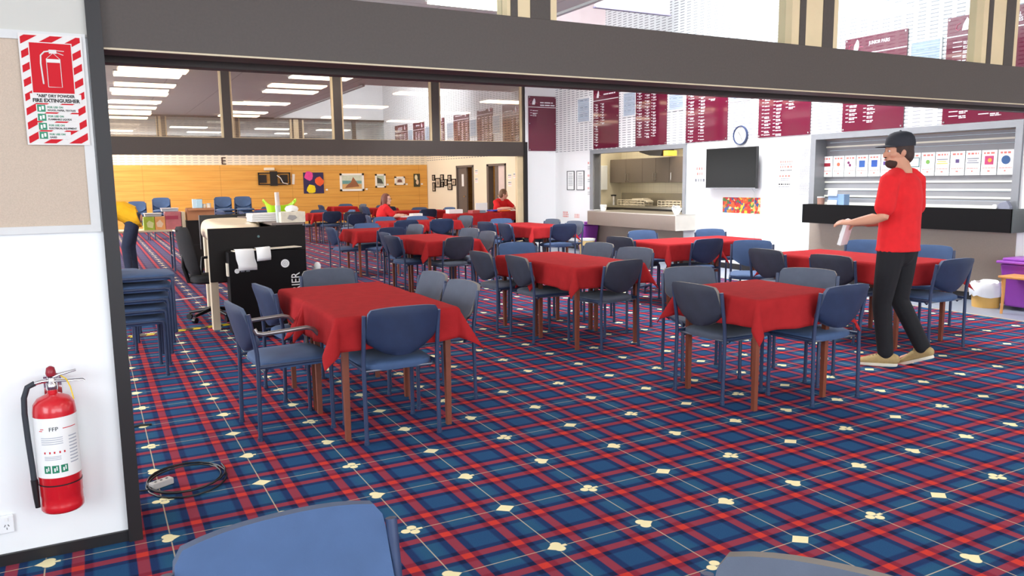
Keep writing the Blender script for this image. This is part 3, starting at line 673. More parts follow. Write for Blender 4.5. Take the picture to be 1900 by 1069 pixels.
# (backrest x, y, facing, kind, where)
CH = [
 (-0.05, -0.215, 90, 'blue', 'near end of the front left pair, back to the viewer'),
 (-0.86, 0.44, 4, 'arm', ''),
 (-0.56, 1.20, 6, 'blue', 'left side of the front left pair, beyond the armchair'),
 (0.10, 1.93, 268, 'grey', 'far end of the front left pair, facing the viewer'),
 (0.74, 1.22, 184, 'grey', 'right side of the front left pair, farther of two'),
 (0.71, 0.62, 186, 'grey', 'right side of the front left pair, nearer of two'),
 (1.93, -0.36, 3, 'grey', 'left side of the front right table, back to the viewer'),
 (2.56, 0.42, 250, 'grey', 'far left corner of the front right table'),
 (3.22, -0.18, 206, 'grey', 'right side of the front right table, facing it'),
 (2.70, -0.95, 91, 'blue', 'near side of the front right table, back to the viewer'),
 (1.80, 2.62, 4, 'grey', 'left side of the middle pair, farther of two'),
 (1.87, 2.00, 0, 'grey', 'left side of the middle pair, nearer of two'),
 (2.62, 3.36, 256, 'blue', 'far end of the middle pair, pale blue front showing'),
 (3.36, 2.80, 194, 'grey', 'right side of the middle pair, farther of two'),
 (3.31, 2.08, 200, 'grey', 'right side of the middle pair, nearer of two'),
 (2.47, 1.12, 98, 'grey', 'near end of the middle pair, back to the viewer'),
 (4.06, 3.40, 12, 'grey', 'left end of the servery tables'),
 (5.00, 4.18, 262, 'blue', 'far side of the servery tables, bright blue front'),
 (5.90, 3.84, 252, 'blue', 'far right corner of the servery tables'),
 (4.69, 2.52, 88, 'blue', 'near side of the servery tables, back showing'),
 (4.36, 7.66, 15, 'blue', 'left side of the end wall pair, farther of two'),
 (4.36, 6.98, 2, 'blue', 'left side of the end wall pair, nearer of two'),
 (5.10, 8.50, 266, 'blue', 'far end of the end wall pair'),
 (5.74, 7.70, 188, 'grey', 'right side of the end wall pair, farther of two'),
 (5.66, 6.84, 190, 'grey', 'right side of the end wall pair, nearer of two'),
 (5.06, 6.24, 84, 'blue', 'near end of the end wall pair, blue back showing'),
 (4.90, 2.06, 225, 'blue', 'far end of the pair beside the man, turned cornerwise'),
 (4.20, 1.20, 2, 'grey', 'left side of the pair beside the man, farther of two'),
 (4.22, 0.45, 6, 'grey', 'left side of the pair beside the man, nearer of two'),
 (5.90, 1.35, 212, 'blue', 'right side of the pair beside the man, farther of two'),
 (5.79, 0.56, 205, 'blue', 'right side of the pair beside the man, nearer of two'),
 (4.79, -0.36, 87, 'blue', 'near end of the pair beside the man, right of his legs'),
 (2.00, 6.04, 2, 'blue', 'left side of the second left pair, farther of two'),
 (1.86, 5.36, 8, 'blue', 'left side of the second left pair, nearer of two'),
 (2.49, 4.60, 100, 'grey', 'near end of the second left pair'),
 (3.38, 6.18, 194, 'grey', 'right side of the second left pair, farther of two'),
 (3.26, 5.34, 184, 'grey', 'right side of the second left pair, nearer of two'),
 (1.72, 7.82, 4, 'blue', 'left of the table past the black console'),
 (2.56, 8.58, 262, 'blue', 'far side of the table past the black console'),
 (2.50, 7.15, 94, 'blue', 'near side of the table past the black console'),
 (3.12, 7.70, 194, 'grey', 'right of the table past the black console'),
 (4.20, 9.15, 84, 'blue', 'near side of the far beam pair, right of two'),
 (3.52, 9.20, 86, 'blue', 'near side of the far beam pair, left of two'),
 (3.62, 10.74, 258, 'blue', 'far side of the far beam pair, left of two'),
 (4.27, 10.60, 262, 'blue', 'far side of the far beam pair, right of two'),
 (5.14, 10.10, 196, 'grey', 'right end of the far beam pair'),
 (3.63, 14.60, 88, 'blue', 'near side of the far table right of the basket'),
 (3.66, 16.00, 270, 'blue', 'far side of the far table right of the basket'),
 (2.96, 15.24, 4, 'grey', 'left of the far table right of the basket'),
 (4.34, 15.30, 186, 'blue', 'right of the far table right of the basket'),
 (6.02, 14.27, 86, 'blue', 'near side of the far pair by the cream wall'),
 (6.34, 15.70, 262, 'blue', 'far side of the far pair by the cream wall'),
 (6.98, 15.10, 200, 'blue', 'right end of the far pair by the cream wall'),
 (5.95, 17.12, 84, 'blue', 'near side of the far table behind the woman'),
 (6.30, 18.60, 268, 'blue', 'far side of the far table behind the woman'),
 (5.40, 17.60, 8, 'blue', 'left of the far table behind the woman'),
 (5.82, 20.95, 262, 'blue', 'far side of the deepest far table'),
 (6.24, 20.35, 190, 'grey', 'right of the deepest far table'),
 (4.82, 20.30, 6, 'blue', 'left of the deepest far table'),
 (3.72, 12.80, 96, 'blue', 'left behind the woman in glasses, back to the viewer'),
 (3.95, 13.9, 80, 'grey', 'between the woman in glasses and the far table'),
 (1.80, 16.50, 4, 'blue', 'left of the leftmost far table'),
 (2.45, 17.10, 270, 'blue', 'far side of the leftmost far table'),
 (2.50, 19.50, 0, 'blue', 'left of the far table below the wall bracket'),
 (3.20, 20.10, 270, 'blue', 'far side of the far table below the wall bracket'),
 (3.78, 19.45, 182, 'grey', 'right of the far table below the wall bracket'),
 (1.45, 17.60, 20, 'blue', 'far left, seen edge on against the timber wall'),
]
for bx, by, fa, kd, wh in CH:
    if kd == 'arm': chair(bx, by, fa, 'blue armchair with bare steel armrests at the front left red table', 'arm', None); continue
    a = wh.split()
    on = 'at the ' if (a[1] in ('end', 'side', 'corner') or a[2] == 'corner') else ''
    if a[0] in ('left', 'right') and a[1] == 'of': on = ''
    chair(bx, by, fa, ('faded grey-blue' if kd == 'grey' else 'blue') + ' chair ' + on + wh, kd)
# foreground chairs
fg = chair(-1.255, -2.745, 274, 'large blue chair back at the bottom edge, left of centre', 'blue')
fg.scale = (1.02, 1.0, 1.01)
chair(-0.445, -3.44, 213, 'dark chair back cut off at the bottom edge, right of centre', 'grey')
# stacks
def stack(x, y, face, n, where, dz=0.085, step=0.02):
    th = math.radians(face)
    for k in range(n):
        pos = 'topmost' if k == n-1 else ('bottom one' if k == 0 else ('second', 'third', 'fourth', 'fifth')[k-1] + ' from the floor')
        chair(x+math.cos(th)*step*k, y+math.sin(th)*step*k, face, 'blue chair, %s of the stack %s' % (pos, where), 'blue', 'stacked chairs', z=dz*k)
stack(-1.62, 2.42, 2, 5, 'beside the black jamb post')
stack(-1.78, 3.50, 0, 4, 'behind the one at the jamb post')
stack(-0.45, 19.3, 272, 4, 'right of the yellow shirt')
stack(0.18, 19.5, 268, 5, 'above the green box')
stack(1.70, 18.9, 272, 5, 'left above the console')
stack(2.24, 18.9, 270, 5, 'right above the console')

# ================================================================== WALL ITEMS  (local frame: x right, z up, -y towards the viewer)
RW = -math.pi/2
def strokes(m, x0, x1, z, h, rnd, mi, y=-0.004, words=None):
    """a line of writing too small to read: word-long bars"""
    x = x0
    while x < x1-0.004:
        w_ = min(rnd.uniform(0.25, 0.6)*(x1-x0) if words is None else rnd.uniform(*words), x1-x)
        m.bb((x, y, z-h/2), (x+w_, y+0.003, z+h/2), mi); x += w_ + h*0.8
PW = (0.016, 0.04)
def paper(name, label, cat, loc, rz, w_, h_, lines, group=None, cols=(M_PAPER, M_REDINK, M_GREYINK, M_INK), frame=None, seed=1, extra=None):
    t = thing(name, label, cat, loc, rz, group)
    m = MB().bb((-w_/2, -0.003, 0), (w_/2, 0, h_)); rnd = random.Random(seed)
    if frame: m = MB().bb((-w_/2+0.012, -0.008, 0.012), (w_/2-0.012, -0.001, h_-0.012))
    m.build('sheet', M_PAPER, t)
    p = MB()
    for fz, fh, fx0, fx1, mi in lines: strokes(p, -w_/2+fx0*w_, -w_/2+fx1*w_, fz*h_, fh*h_, rnd, mi, -0.011 if frame else -0.0055, PW)
    if extra: extra(p)
    if p.f: p.build('print', list(cols), t)
    if frame:
        f = MB()
        for s in (-1, 1): f.bb((s*w_/2-s*0.014, -0.014, 0), (s*w_/2, 0, h_))
        f.bb((-w_/2, -0.014, 0), (w_/2, 0, 0.014)); f.bb((-w_/2, -0.014, h_-0.014), (w_/2, 0, h_)); f.build('frame', frame, t)
    return t

M_EMB = mat('pink_red_scroll', (196, 80, 110), 0.5)
def board(loc, rz, w_, h_, label, cols, header, seed, hl=0.80):
    t = thing('honour_board', label, 'honour board', loc, rz, 'burgundy honour boards')
    MB().bb((-w_/2, -0.02, 0), (w_/2, -0.006, h_)).build('panel', M_BURG, t)
    sc = MB()
    for x in (-w_/2+0.025, w_/2-0.025):
        for z in (0.025, h_*0.5, h_-0.025): MB().cyl((x, -0.026, z), (x, 0.0, z), 0.011, n=12).build('fixing_screw', M_CHROME, t)
    MB().bb((-w_/2, -0.0225, h_*hl-0.006), (w_/2, -0.02, h_*hl+0.006)).build('rule', M_GOLDTXT, t)
    e = MB()   # sail or leaf shaped crest with a scroll
    cx, cz = -w_*0.30, h_*(hl+0.045); k = h_*0.075
    e.prism([(cx-k*0.55, -0.021, cz), (cx-k*0.42, -0.021, cz+k*0.75), (cx+k*0.05, -0.021, cz+k*1.55), (cx+k*0.32, -0.021, cz+k*1.2), (cx+k*0.38, -0.021, cz+k*0.5), (cx+k*0.2, -0.021, cz)], (0, -0.002, 0), 0)
    e.tube([(cx-k*0.7, -0.022, cz+k*0.95), (cx-k*1.2, -0.022, cz+k*0.8), (cx-k*1.35, -0.022, cz+k*0.3), (cx-k*1.0, -0.022, cz+k*0.05), (cx-k*0.7, -0.022, cz+k*0.3)], 0.005, 6, 1)
    e.tube([(cx+k*0.2, -0.022, cz+k*0.35), (cx+k*0.7, -0.022, cz+k*0.45), (cx+k*1.1, -0.022, cz+k*0.35)], 0.004, 6, 1)
    e.build('crest', [M_GOLDTXT, M_EMB], t)
    m = MB(); rnd = random.Random(seed)
    for i, tx in enumerate(header):
        z = h_*(hl+0.085) - i*0.055
        if tx: m.text(tx, 0.062, (w_*-0.10, -0.021, z), (1, 0, 0), (0, 0, 1), ext=0.001, sx=0.80, bold=0.02)
        else: strokes(m, -w_*0.08, w_*(0.38+0.06*i), z, 0.024, rnd, 0, -0.0235, (0.08, 0.16))
    m.build('heading', M_GOLDTXT, t)
    for x, n0, n1, yr, nm in cols:
        m = MB()
        for r in range(n0, n1):
            z = h_*hl - 0.07 - r*0.0535
            if z < 0.04: break
            xx = -w_/2 + x*w_
            m.bb((xx, -0.0225, z-0.005), (xx+yr, -0.0205, z+0.005))
            strokes(m, xx+yr+0.015, xx+yr+0.015+nm*rnd.uniform(0.7, 1.0), z-0.006, 0.013, rnd, 0, -0.0228, (0.03, 0.06))
            if rnd.random() < 0.75: strokes(m, xx+yr+0.018, xx+yr+0.018+nm*rnd.uniform(0.5, 0.9), z-0.025, 0.011, rnd, 0, -0.0228, (0.03, 0.06))
        m.build('name_list', M_GOLDTXT, t)
RX = 7.63
board((7.285, 10.70, 2.115), 0, 0.70, 1.17, 'burgundy honour board on the end wall, only three names, farthest of all', [(0.06, 0, 3, 0.05, 0.14)], ['', ''], 1)
board((RX, 8.76, 2.10), RW, 0.86, 1.22, 'burgundy honour board above the left side of the servery opening', [(0.05, 0, 17, 0.035, 0.085), (0.30, 0, 8, 0.035, 0.085)], [''], 2, 0.78)
board((RX, 7.33, 2.09), RW, 0.90, 1.22, 'burgundy honour board above the right side of the servery opening', [(0.05, 0, 17, 0.035, 0.10), (0.31, 0, 17, 0.035, 0.10), (0.52, 0, 17, 0.035, 0.10), (0.78, 0, 1, 0.03, 0.08)], [''], 3, 0.90)
board((RX, 5.86, 2.09), RW, 1.00, 1.22, 'burgundy honour board above the television, left of the clock', [(0.06, 0, 19, 0.035, 0.11), (0.32, 0, 19, 0.035, 0.11), (0.56, 0, 7, 0.035, 0.11)], [''], 4, 0.88)
board((RX, 4.19, 2.085), RW, 0.99, 1.22, 'burgundy honour board between the clock and the bar shutter', [(0.07, 0, 19, 0.04, 0.12), (0.30, 0, 19, 0.04, 0.12), (0.54, 0, 12, 0.04, 0.12)], [''], 5, 0.88)
board((RX, 2.69, 2.085), RW, 0.92, 1.22, 'burgundy honour board above the bar shutter behind the man\'s cap', [(0.06, 0, 16, 0.04, 0.13), (0.36, 0, 16, 0.04, 0.13), (0.62, 0, 12, 0.04, 0.12)], ['JUNIOR PAIRS'], 6, 0.82)
board((RX, 1.13, 2.085), RW, 1.16, 1.24, 'burgundy honour board nearest the right edge of the photo', [(0.07, 0, 17, 0.11, 0.12), (0.38, 0, 17, 0.12, 0.14)], ['INTERNATIONAL', 'REPRESENTATIVES'], 7, 0.82)

M_VENT = mat('pale_blue_grey_louvre', (196, 210, 226), 0.5)
for i, (y, z0, h, w_) in enumerate(((9.56, 2.68, 0.46, 0.42), (7.98, 2.68, 0.42, 0.36), (6.63, 2.68, 0.42, 0.38), (5.10, 2.70, 0.42, 0.42), (3.43, 2.70, 0.42, 0.40), (1.98, 2.70, 0.41, 0.38))):
    t = thing('wall_vent', 'pale louvred vent in the acoustic board, number %d counting from the end wall' % (i+1), 'vent', (RX, y, z0), RW, 'louvred wall vents')
    f = MB()
    for s in (-1, 1): f.bb((s*w_/2, -0.02, 0), (s*(w_/2+0.02), 0, h))
    f.bb((-w_/2-0.02, -0.02, -0.02), (w_/2+0.02, 0, 0)); f.bb((-w_/2-0.02, -0.02, h), (w_/2+0.02, 0, h+0.02)); f.build('frame', M_WHITE, t)
    l = MB(); n = 13
    for k in range(n): l.box((0, -0.011, (k+0.5)*h/n), (w_, 0.016, 0.022), rx=0.5)
    l.build('louvre', M_VENT, t)

t = thing('wall_clock', 'round white wall clock with dark blue rim above the television', 'clock', (RX, 5.05, 2.146), RW)
def ringy(prof, n=40):
    return [[(r*math.cos(2*math.pi*k/n), y, r*math.sin(2*math.pi*k/n)) for k in range(n)] for r, y in prof]
MB().rings(ringy([(0.145, 0), (0.155, -0.02), (0.15, -0.045), (0.135, -0.045), (0.13, -0.022)]), cap=False).build('rim', mat('navy_rim', (48, 62, 100), 0.4), t, 40)
MB().rings(ringy([(0.134, -0.02), (0.134, -0.028)])).build('face', M_PAPER, t)
m = MB()
for k in range(12):
    a = math.radians(90-30*k); s = str(12 if k == 0 else k)
    m.text(s, 0.034, (0.108*math.cos(a), -0.029, 0.108*math.sin(a)-0.012), (1, 0, 0), (0, 0, 1), align='CENTER', ext=0.0005)
m.build('numerals', M_INK, t)
for a, l, wd in ((128, 0.07, 0.008), (-62, 0.10, 0.006)):
    r = math.radians(a); MB().tube([(0, -0.032, 0), (l*math.cos(r), -0.032, l*math.sin(r))], wd/2, 6).build('hand', M_INK, t)

t = thing('television', 'flat black wall television above the crowd poster', 'television', (RX, 5.13, 1.31), RW)
MB().bb((-0.56, -0.15, 0), (0.56, -0.10, 0.645)).build('casing', M_BLACK, t, bevel=0.006)
MB().bb((-0.548, -0.153, 0.02), (0.548, -0.149, 0.633)).build('screen', mat('dark_glass_screen', (12, 13, 12), 0.3, spec=0.12), t)
MB().bb((-0.2, -0.10, 0.2), (0.2, 0.0, 0.45)).build('wall_bracket', M_BLACK, t)
MB().bb((-0.55, -0.152, 0.0), (0.55, -0.148, 0.012)).build('bottom_trim', M_GREYMETAL, t)
MB().tube([(0.41, -0.10, 0.02), (0.41, -0.02, -0.06), (0.41, -0.012, -0.3), (0.42, -0.012, -0.7), (0.44, -0.01, -1.0)], 0.004, 6).build('power_cord', M_FRAME, t, 60)
t = thing('poster', 'wide poster of a colourful crowd under the television', 'poster', (RX, 5.02, 0.915), RW)
MB().bb((-0.41, -0.006, 0), (0.41, 0, 0.25)).build('sheet', spots_mat('crowd_colours', [(208, 34, 30), (232, 92, 28), (240, 190, 50), (180, 26, 30), (222, 60, 40), (80, 120, 60), (240, 214, 150), (60, 80, 140), (226, 120, 60)], 22), t)

L = [(0.88, 0.07, 0.1, 0.9, 1), (0.80, 0.03, 0.15, 0.85, 2), (0.66, 0.12, 0.1, 0.85, 1), (0.5, 0.04, 0.1, 0.85, 2)]
paper('notice', 'white notice with red heading left of the television', 'notice', (RX, 5.98, 1.33), RW, 0.29, 0.36, [(0.86, 0.12, 0.15, 0.8, 1), (0.62, 0.12, 0.2, 0.75, 1), (0.32, 0.13, 0.05, 0.95, 2)], seed=3)
paper('notice', 'upper of two white notices with red headings right of television', 'notice', (RX, 4.12, 1.55), RW, 0.27, 0.19, [(0.82, 0.15, 0.08, 0.92, 1), (0.62, 0.06, 0.1, 0.9, 2), (0.42, 0.16, 0.08, 0.9, 1), (0.16, 0.06, 0.1, 0.9, 3)], seed=4)
paper('notice', 'lower of two white notices with red headings right of television', 'notice', (RX, 4.13, 1.31), RW, 0.27, 0.21, [(0.88, 0.13, 0.08, 0.92, 1), (0.7, 0.04, 0.2, 0.8, 2), (0.6, 0.04, 0.2, 0.8, 2), (0.3, 0.1, 0.05, 0.85, 3), (0.12, 0.05, 0.05, 0.85, 2)], seed=5)
for i in range(3):
    paper('notice', 'long white notice beside the bar shutter, %s of three' % ('lowest', 'middle', 'topmost')[i], 'notice', (RX, 3.77, 1.18+0.24*i), RW, 0.21, 0.225, [(0.9-0.1*k, 0.03, 0.08, 0.92, 2) for k in range(8)], 'notices beside the shutter', seed=8+i)
for i, y in enumerate((10.07, 9.69)):
    paper('framed_notice', 'black framed certificate left of the servery, %s one' % ('left', 'right')[i], 'framed notice', (RX, y, 1.257), RW, 0.29, 0.41, [(0.85, 0.03, 0.3, 0.7, 2)] + [(0.74-0.07*k, 0.018, 0.2, 0.8, 2) for k in range(8)], 'framed certificates', frame=M_BLACK, seed=20+i)
paper('notice', 'small red notice low on the wall, left one of two', 'notice', (RX, 10.28, 0.66), RW, 0.22, 0.14, [(0.8, 0.24, 0.02, 0.98, 1), (0.5, 0.2, 0.02, 0.98, 1), (0.18, 0.24, 0.02, 0.98, 1)], seed=30)
paper('notice', 'small red notice low on the wall, right one of two', 'notice', (RX, 9.83, 0.66), RW, 0.18, 0.10, [(0.7, 0.4, 0.02, 0.98, 1), (0.25, 0.4, 0.02, 0.98, 1)], seed=31)
for i, (z, hh) in enumerate(((1.14, 0.2), (1.40, 0.2), (1.66, 0.2))):
    paper('notice', 'white notice in the column left of the servery frame, %s one' % ('lowest', 'middle', 'topmost')[i], 'notice', (RX, 9.34, z), RW, 0.17, hh, [(0.8, 0.2, 0.1, 0.9, 1), (0.4, 0.06, 0.1, 0.9, 2), (0.2, 0.06, 0.1, 0.9, 2)], 'notices left of the servery', seed=40+i)

# ------------------------------------------------------------------ bar shutter and counter
sh = thing('roller_shutter', 'closed grey roller shutter of the bar with pale horizontal ribs', 'shutter', (7.84, 2.20, 1.06), RW)
M_SLAT = mat('shutter_grey', (138, 138, 142), 0.45, metal=0.2, noise=(3, 0.03)); M_RIB = mat('pale_shutter_rib', (232, 230, 214), 0.4)
m = MB()
for k in range(9): m.box((0, 0, 0.055+k*0.112), (2.86, 0.02, 0.108))
m.build('slats', M_SLAT, sh, bevel=0.006)
for z in (0.045, 0.145, 0.24, 0.34, 0.835): MB().bb((-1.43, -0.022, z-0.011), (1.43, -0.008, z+0.011)).build('rib', M_RIB, sh)
MB().bb((-1.43, -0.02, 0.0), (1.43, -0.008, 0.035)).build('bottom_rail', M_RIB, sh)
MB().bb((0.02, -0.03, 0.185), (0.16, -0.02, 0.20)).build('pull_handle', M_FRAME, sh)
MB().bb((-1.43, -0.06, 0.93), (1.43, 0.02, 1.02)).build('roller_box', M_TAUPE, sh)
EMB = [('bar', (150, 30, 50)), ('dot', (220, 100, 70)), ('dots', (120, 40, 90)), ('sq', (50, 90, 160)), ('sq', (40, 80, 160)), ('bar', (90, 60, 130)), ('bar', (60, 120, 110)), ('frame', (80, 120, 120)),
       ('dot', (120, 170, 80)), ('lines', (240, 190, 90)), ('sq2', (90, 70, 120)), ('lines', (150, 150, 160)), ('sun', (190, 60, 110)), ('disc', (50, 90, 140))]
for i, (kind, c) in enumerate(EMB):
    y = 3.52 - i*0.192
    mi_ = mat('poster_emblem_%d' % i, c, 0.6)
    def ex(p, kind=kind):
        z = 0.172
        if kind == 'bar': p.bb((-0.055, -0.007, z-0.025), (0.055, -0.004, z+0.022), 3)
        elif kind in ('dot', 'disc'):
            r = 0.026 if kind == 'dot' else 0.05
            p.prism([(r*math.cos(a*0.3927), -0.004, z+r*math.sin(a*0.3927)) for a in range(16)], (0, -0.003, 0), 3)
        elif kind == 'dots':
            for dx, dz in ((-0.025, 0.02), (0.0, -0.015)): p.prism([(dx+0.02*math.cos(a*0.785), -0.004, z+dz+0.02*math.sin(a*0.785)) for a in range(8)], (0, -0.003, 0), 3)
        elif kind in ('sq', 'sq2'):
            k = 0.045 if kind == 'sq' else 0.022; p.bb((-k, -0.007, z-k), (k, -0.004, z+k), 3)
        elif kind == 'frame':
            p.bb((-0.08, -0.007, z-0.06), (0.08, -0.005, z+0.06), 3); p.bb((-0.07, -0.009, z-0.05), (0.07, -0.006, z+0.05), 0)
        elif kind == 'lines':
            p.bb((-0.07, -0.007, z+0.02), (0.07, -0.004, z+0.03), 2); p.bb((-0.06, -0.007, z-0.005), (0.05, -0.004, z+0.005), 3); p.bb((-0.07, -0.007, z-0.03), (0.07, -0.004, z-0.018), 3)
        elif kind == 'sun':
            p.bb((-0.05, -0.007, z-0.05), (0.05, -0.004, z+0.05), 3); p.prism([(0.025*math.cos(a*0.785)+0.01, -0.007, z+0.025*math.sin(a*0.785)) for a in range(8)], (0, -0.002, 0), 4)
    paper('poster', 'white poster with a small coloured emblem on the shutter, number %d from the left' % (i+1), 'poster', (7.80, y, 1.475), RW, 0.182, 0.29,
          [(0.88, 0.07, 0.15, 0.85, 1), (0.28, 0.025, 0.1, 0.9, 1), (0.16, 0.06, 0.42, 0.58, 1)], 'sponsor posters on the shutter', cols=(M_PAPER, M_REDINK, M_GREYINK, mi_, mat('sun_orange', (240, 160, 60), 0.6)), seed=60+i, extra=ex)
c = thing('bar_counter', 'black fronted bar counter under the roller shutter', 'counter', (7.30, 2.06, 0))
MB().bb((0, -1.43, 0.84), (0.03, 1.43, 1.10)).build('fascia', mat('gloss_black_fascia', (10, 9, 11), 0.5, spec=0.15, noise=(3, 0.05)), c)
MB().bb((0.03, -1.28, 1.03), (0.55, 1.46, 1.065)).build('counter_top', M_STEEL, c)
for s_ in (-1, 1): MB().bb((0.0, min(s_*1.42, s_*1.44), 0.84), (0.31, max(s_*1.42, s_*1.44), 1.10)).build('end_panel', mat('dark_green_grey_panel', (58, 66, 66), 0.35), c)
MB().bb((0.03, -1.42, 0.84), (0.31, 1.42, 0.86)).build('underside', M_BLACK, c)
MB().bb((0.32, -1.31, 0.09), (0.44, 1.58, 0.98)).build('front_panel', M_TAUPE, c)
MB().bb((0.335, -1.31, 0), (0.42, 1.58, 0.09)).build('plinth', M_TRACK, c)
# things on the bar counter
t = thing('card_stand', 'white card stand on a blue box on the bar counter', 'stand', (7.55, 3.14, 1.065), RW)
MB().bb((-0.10, -0.04, 0.0), (0.16, 0.07, 0.17)).build('box', mat('pale_blue_box', (120, 150, 190), 0.5), t)
MB().box((-0.02, -0.05, 0.20), (0.15, 0.006, 0.10), rx=-0.15).box((-0.02, -0.055, 0.06), (0.15, 0.006, 0.06), rx=-0.1).build('card', M_PAPER, t)
t = thing('charity_tin', 'small clear tin with brown contents at the bar counter\'s left end', 'tin', (7.52, 3.37, 1.065), RW)
MB().lathe([(0.045, 0), (0.05, 0.08), (0.05, 0.12)], 20).build('tin', mat('brown_contents', (150, 110, 96), 0.5), t, 40)
MB().lathe([(0.053, 0.12), (0.053, 0.135), (0.02, 0.137)], 20).build('lid', M_FRAME, t, 40)
t = thing('tape_dispenser', 'grey tape dispenser at the right end of the bar counter', 'dispenser', (7.52, 0.86, 1.065), RW)
MB().prism([(-0.09, -0.03, 0), (0.09, -0.03, 0), (0.09, -0.03, 0.05), (0.05, -0.03, 0.12), (-0.02, -0.03, 0.10), (-0.09, -0.03, 0.03)], (0, 0.06, 0)).build('body', mat('mid_grey_plastic', (128, 130, 146), 0.4), t, bevel=0.006)
MB().lathe([(0.028, -0.015), (0.028, 0.015)], 18).build('tape_roll', M_PAPER, t, 40).matrix_local = Matrix.Translation((-0.07, -0.04, 0.05)) @ Matrix.Rotation(1.57, 4, 'X')

# ------------------------------------------------------------------ kitchen servery
c = thing('servery_counter', 'steel and taupe servery counter in front of the kitchen', 'counter', (7.20, 7.45, 0))
MB().bb((0, -1.34, 0.59), (0.05, 1.34, 0.845)).build('fascia', mat('brushed_taupe_steel', (144, 130, 120), 0.4, metal=0.35, noise=(30, 0.04)), c)
MB().bb((0.0, -1.36, 0.59), (0.43, -1.34, 0.845)).build('end_panel', mat('pale_steel_end', (206, 200, 190), 0.4, metal=0.2), c)
MB().bb((0.0, -1.36, 0.845), (0.43, 1.34, 0.862)).bb((0.43, -1.035, 0.845), (0.85, 1.34, 0.862)).build('counter_top', M_STEEL, c)
MB().bb((0.41, -1.05, 0.09), (0.53, 1.74, 0.845)).build('front_panel', M_TAUPE, c); MB().bb((0.425, -1.05, 0), (0.51, 1.74, 0.09)).build('plinth', M_TRACK, c)
M_CAB = mat('dark_taupe_cabinet', (112, 100, 90), 0.45, noise=(40, 0.05))
for i, (y1, y0, hs) in enumerate(((10.55, 9.36, (9.93, 9.84)), (9.36, 8.46, (8.96, 8.88)), (8.46, 7.60, (8.38,)))):
    t = thing('kitchen_cabinet', 'dark taupe wall cabinet in the kitchen, %s of three' % ('left', 'middle', 'right')[i], 'cabinet', (9.0, (y0+y1)/2, 1.40), 0, 'kitchen wall cabinets')
    hw = (y1-y0)/2
    MB().bb((0.02, -hw, 0), (0.34, hw, 0.52)).build('body', M_CAB, t)
    for s in (-1, 1):
        d = MB().bb((0, min(0, s*hw)+0.004, 0.004), (0.02, max(0, s*hw)-0.004, 0.516)).build('door', M_CAB, t)
        yy = (hs[0] if s > 0 else hs[-1]) - (y0+y1)/2
        if len(hs) == 2 or s > 0: MB().tube([(0, yy, 0.05), (-0.025, yy, 0.05), (-0.025, yy, 0.20), (0, yy, 0.20)], 0.007, 6).build('handle', M_STEEL, d)
t = thing('kitchen_bench', 'long steel bench along the kitchen back wall', 'bench', (8.75, 7.9, 0))
MB().bb((0, -2.6, 0.86), (0.6, 2.65, 0.90)).build('worktop', M_STEEL, t); MB().bb((0.58, -2.6, 0.90), (0.6, 2.65, 1.17)).build('splashback', M_STEEL, t)
MB().bb((0.03, -2.6, 0.0), (0.58, 2.65, 0.86)).build('body', mat('dark_bench_front', (60, 56, 54), 0.4), t)
def rack(x, y, n, lab):
    t = thing('plate_rack', lab, 'rack', (x, y, 0.90)); m = MB(); L_ = n*0.12
    for z in (0.02, 0.07, 0.12):
        for xx in (0, 0.22): m.tube([(xx, -L_/2, z), (xx, L_/2, z)], 0.008, 6)
    for k in range(n+1):
        yy = -L_/2 + k*0.12; m.tube([(0, yy, 0.0), (0, yy, 0.12)], 0.007, 6); m.tube([(0.22, yy, 0.0), (0.22, yy, 0.12)], 0.007, 6); m.tube([(0, yy, 0.02), (0.22, yy, 0.02)], 0.006, 6)
    m.build('frame', M_BONE, t)
rack(8.95, 9.70, 8, 'cream rack stacked with cloths on the kitchen bench, left one')
rack(8.95, 8.40, 6, 'cream crate on the kitchen bench, right one')
t = thing('tea_towel', 'folded cream cloths on the left kitchen rack', 'cloth', (9.05, 9.45, 1.02))
MB().box((0, 0, 0.02), (0.2, 0.42, 0.03)).box((0, -0.22, 0.0), (0.18, 0.2, 0.03), rx=0.35).build('cloth', M_BONE, t, bevel=0.01)
t = thing('canister', 'steel canister on the kitchen bench beside the left rack', 'canister', (8.95, 10.34, 0.90)); MB().lathe([(0.06, 0), (0.06, 0.20), (0.05, 0.22)], 20).build('body', M_STEEL, t, 40); MB().lathe([(0.062, 0.20), (0.062, 0.23), (0.01, 0.235)], 20).build('lid', M_BLACK, t, 40)
t = thing('towel_dispenser', 'white box on the kitchen side wall', 'dispenser', (8.75, 10.52, 1.24)); MB().bb((-0.16, 0, 0), (0.16, 0.08, 0.55)).build('body', M_WHITE, t, bevel=0.01); MB().bb((-0.16, -0.012, 0.12), (-0.06, 0.0, 0.28)).build('slot', M_BLACK, t)
t = thing('range_hood', 'dark hood with a warm lamp at the top of the servery opening', 'hood', (8.6, 8.5, 1.93)); MB().prism([(0, -0.3, 0.12), (0, -0.25, 0.0), (0, 0.1, 0.02), (0, 0.45, 0.10), (0, 0.5, 0.5), (0, -0.3, 0.5)], (0.3, 0, 0)).build('hood', M_BLACK, t)
MB().bb((-0.02, -0.50, 0.0), (0.2, -0.36, 0.10)).build('lamp_shade', mat('warm_lamp', (255, 190, 70), 0.5, emit=1.2), t)
t = thing('bucket', 'white bucket on the left end of the servery counter', 'bucket', (7.42, 8.55, 0.862))
MB().lathe([(0.052, 0), (0.07, 0.115), (0.074, 0.12), (0.066, 0.118), (0.048, 0.01)], 24).build('pail', M_WHITE, t, 50)
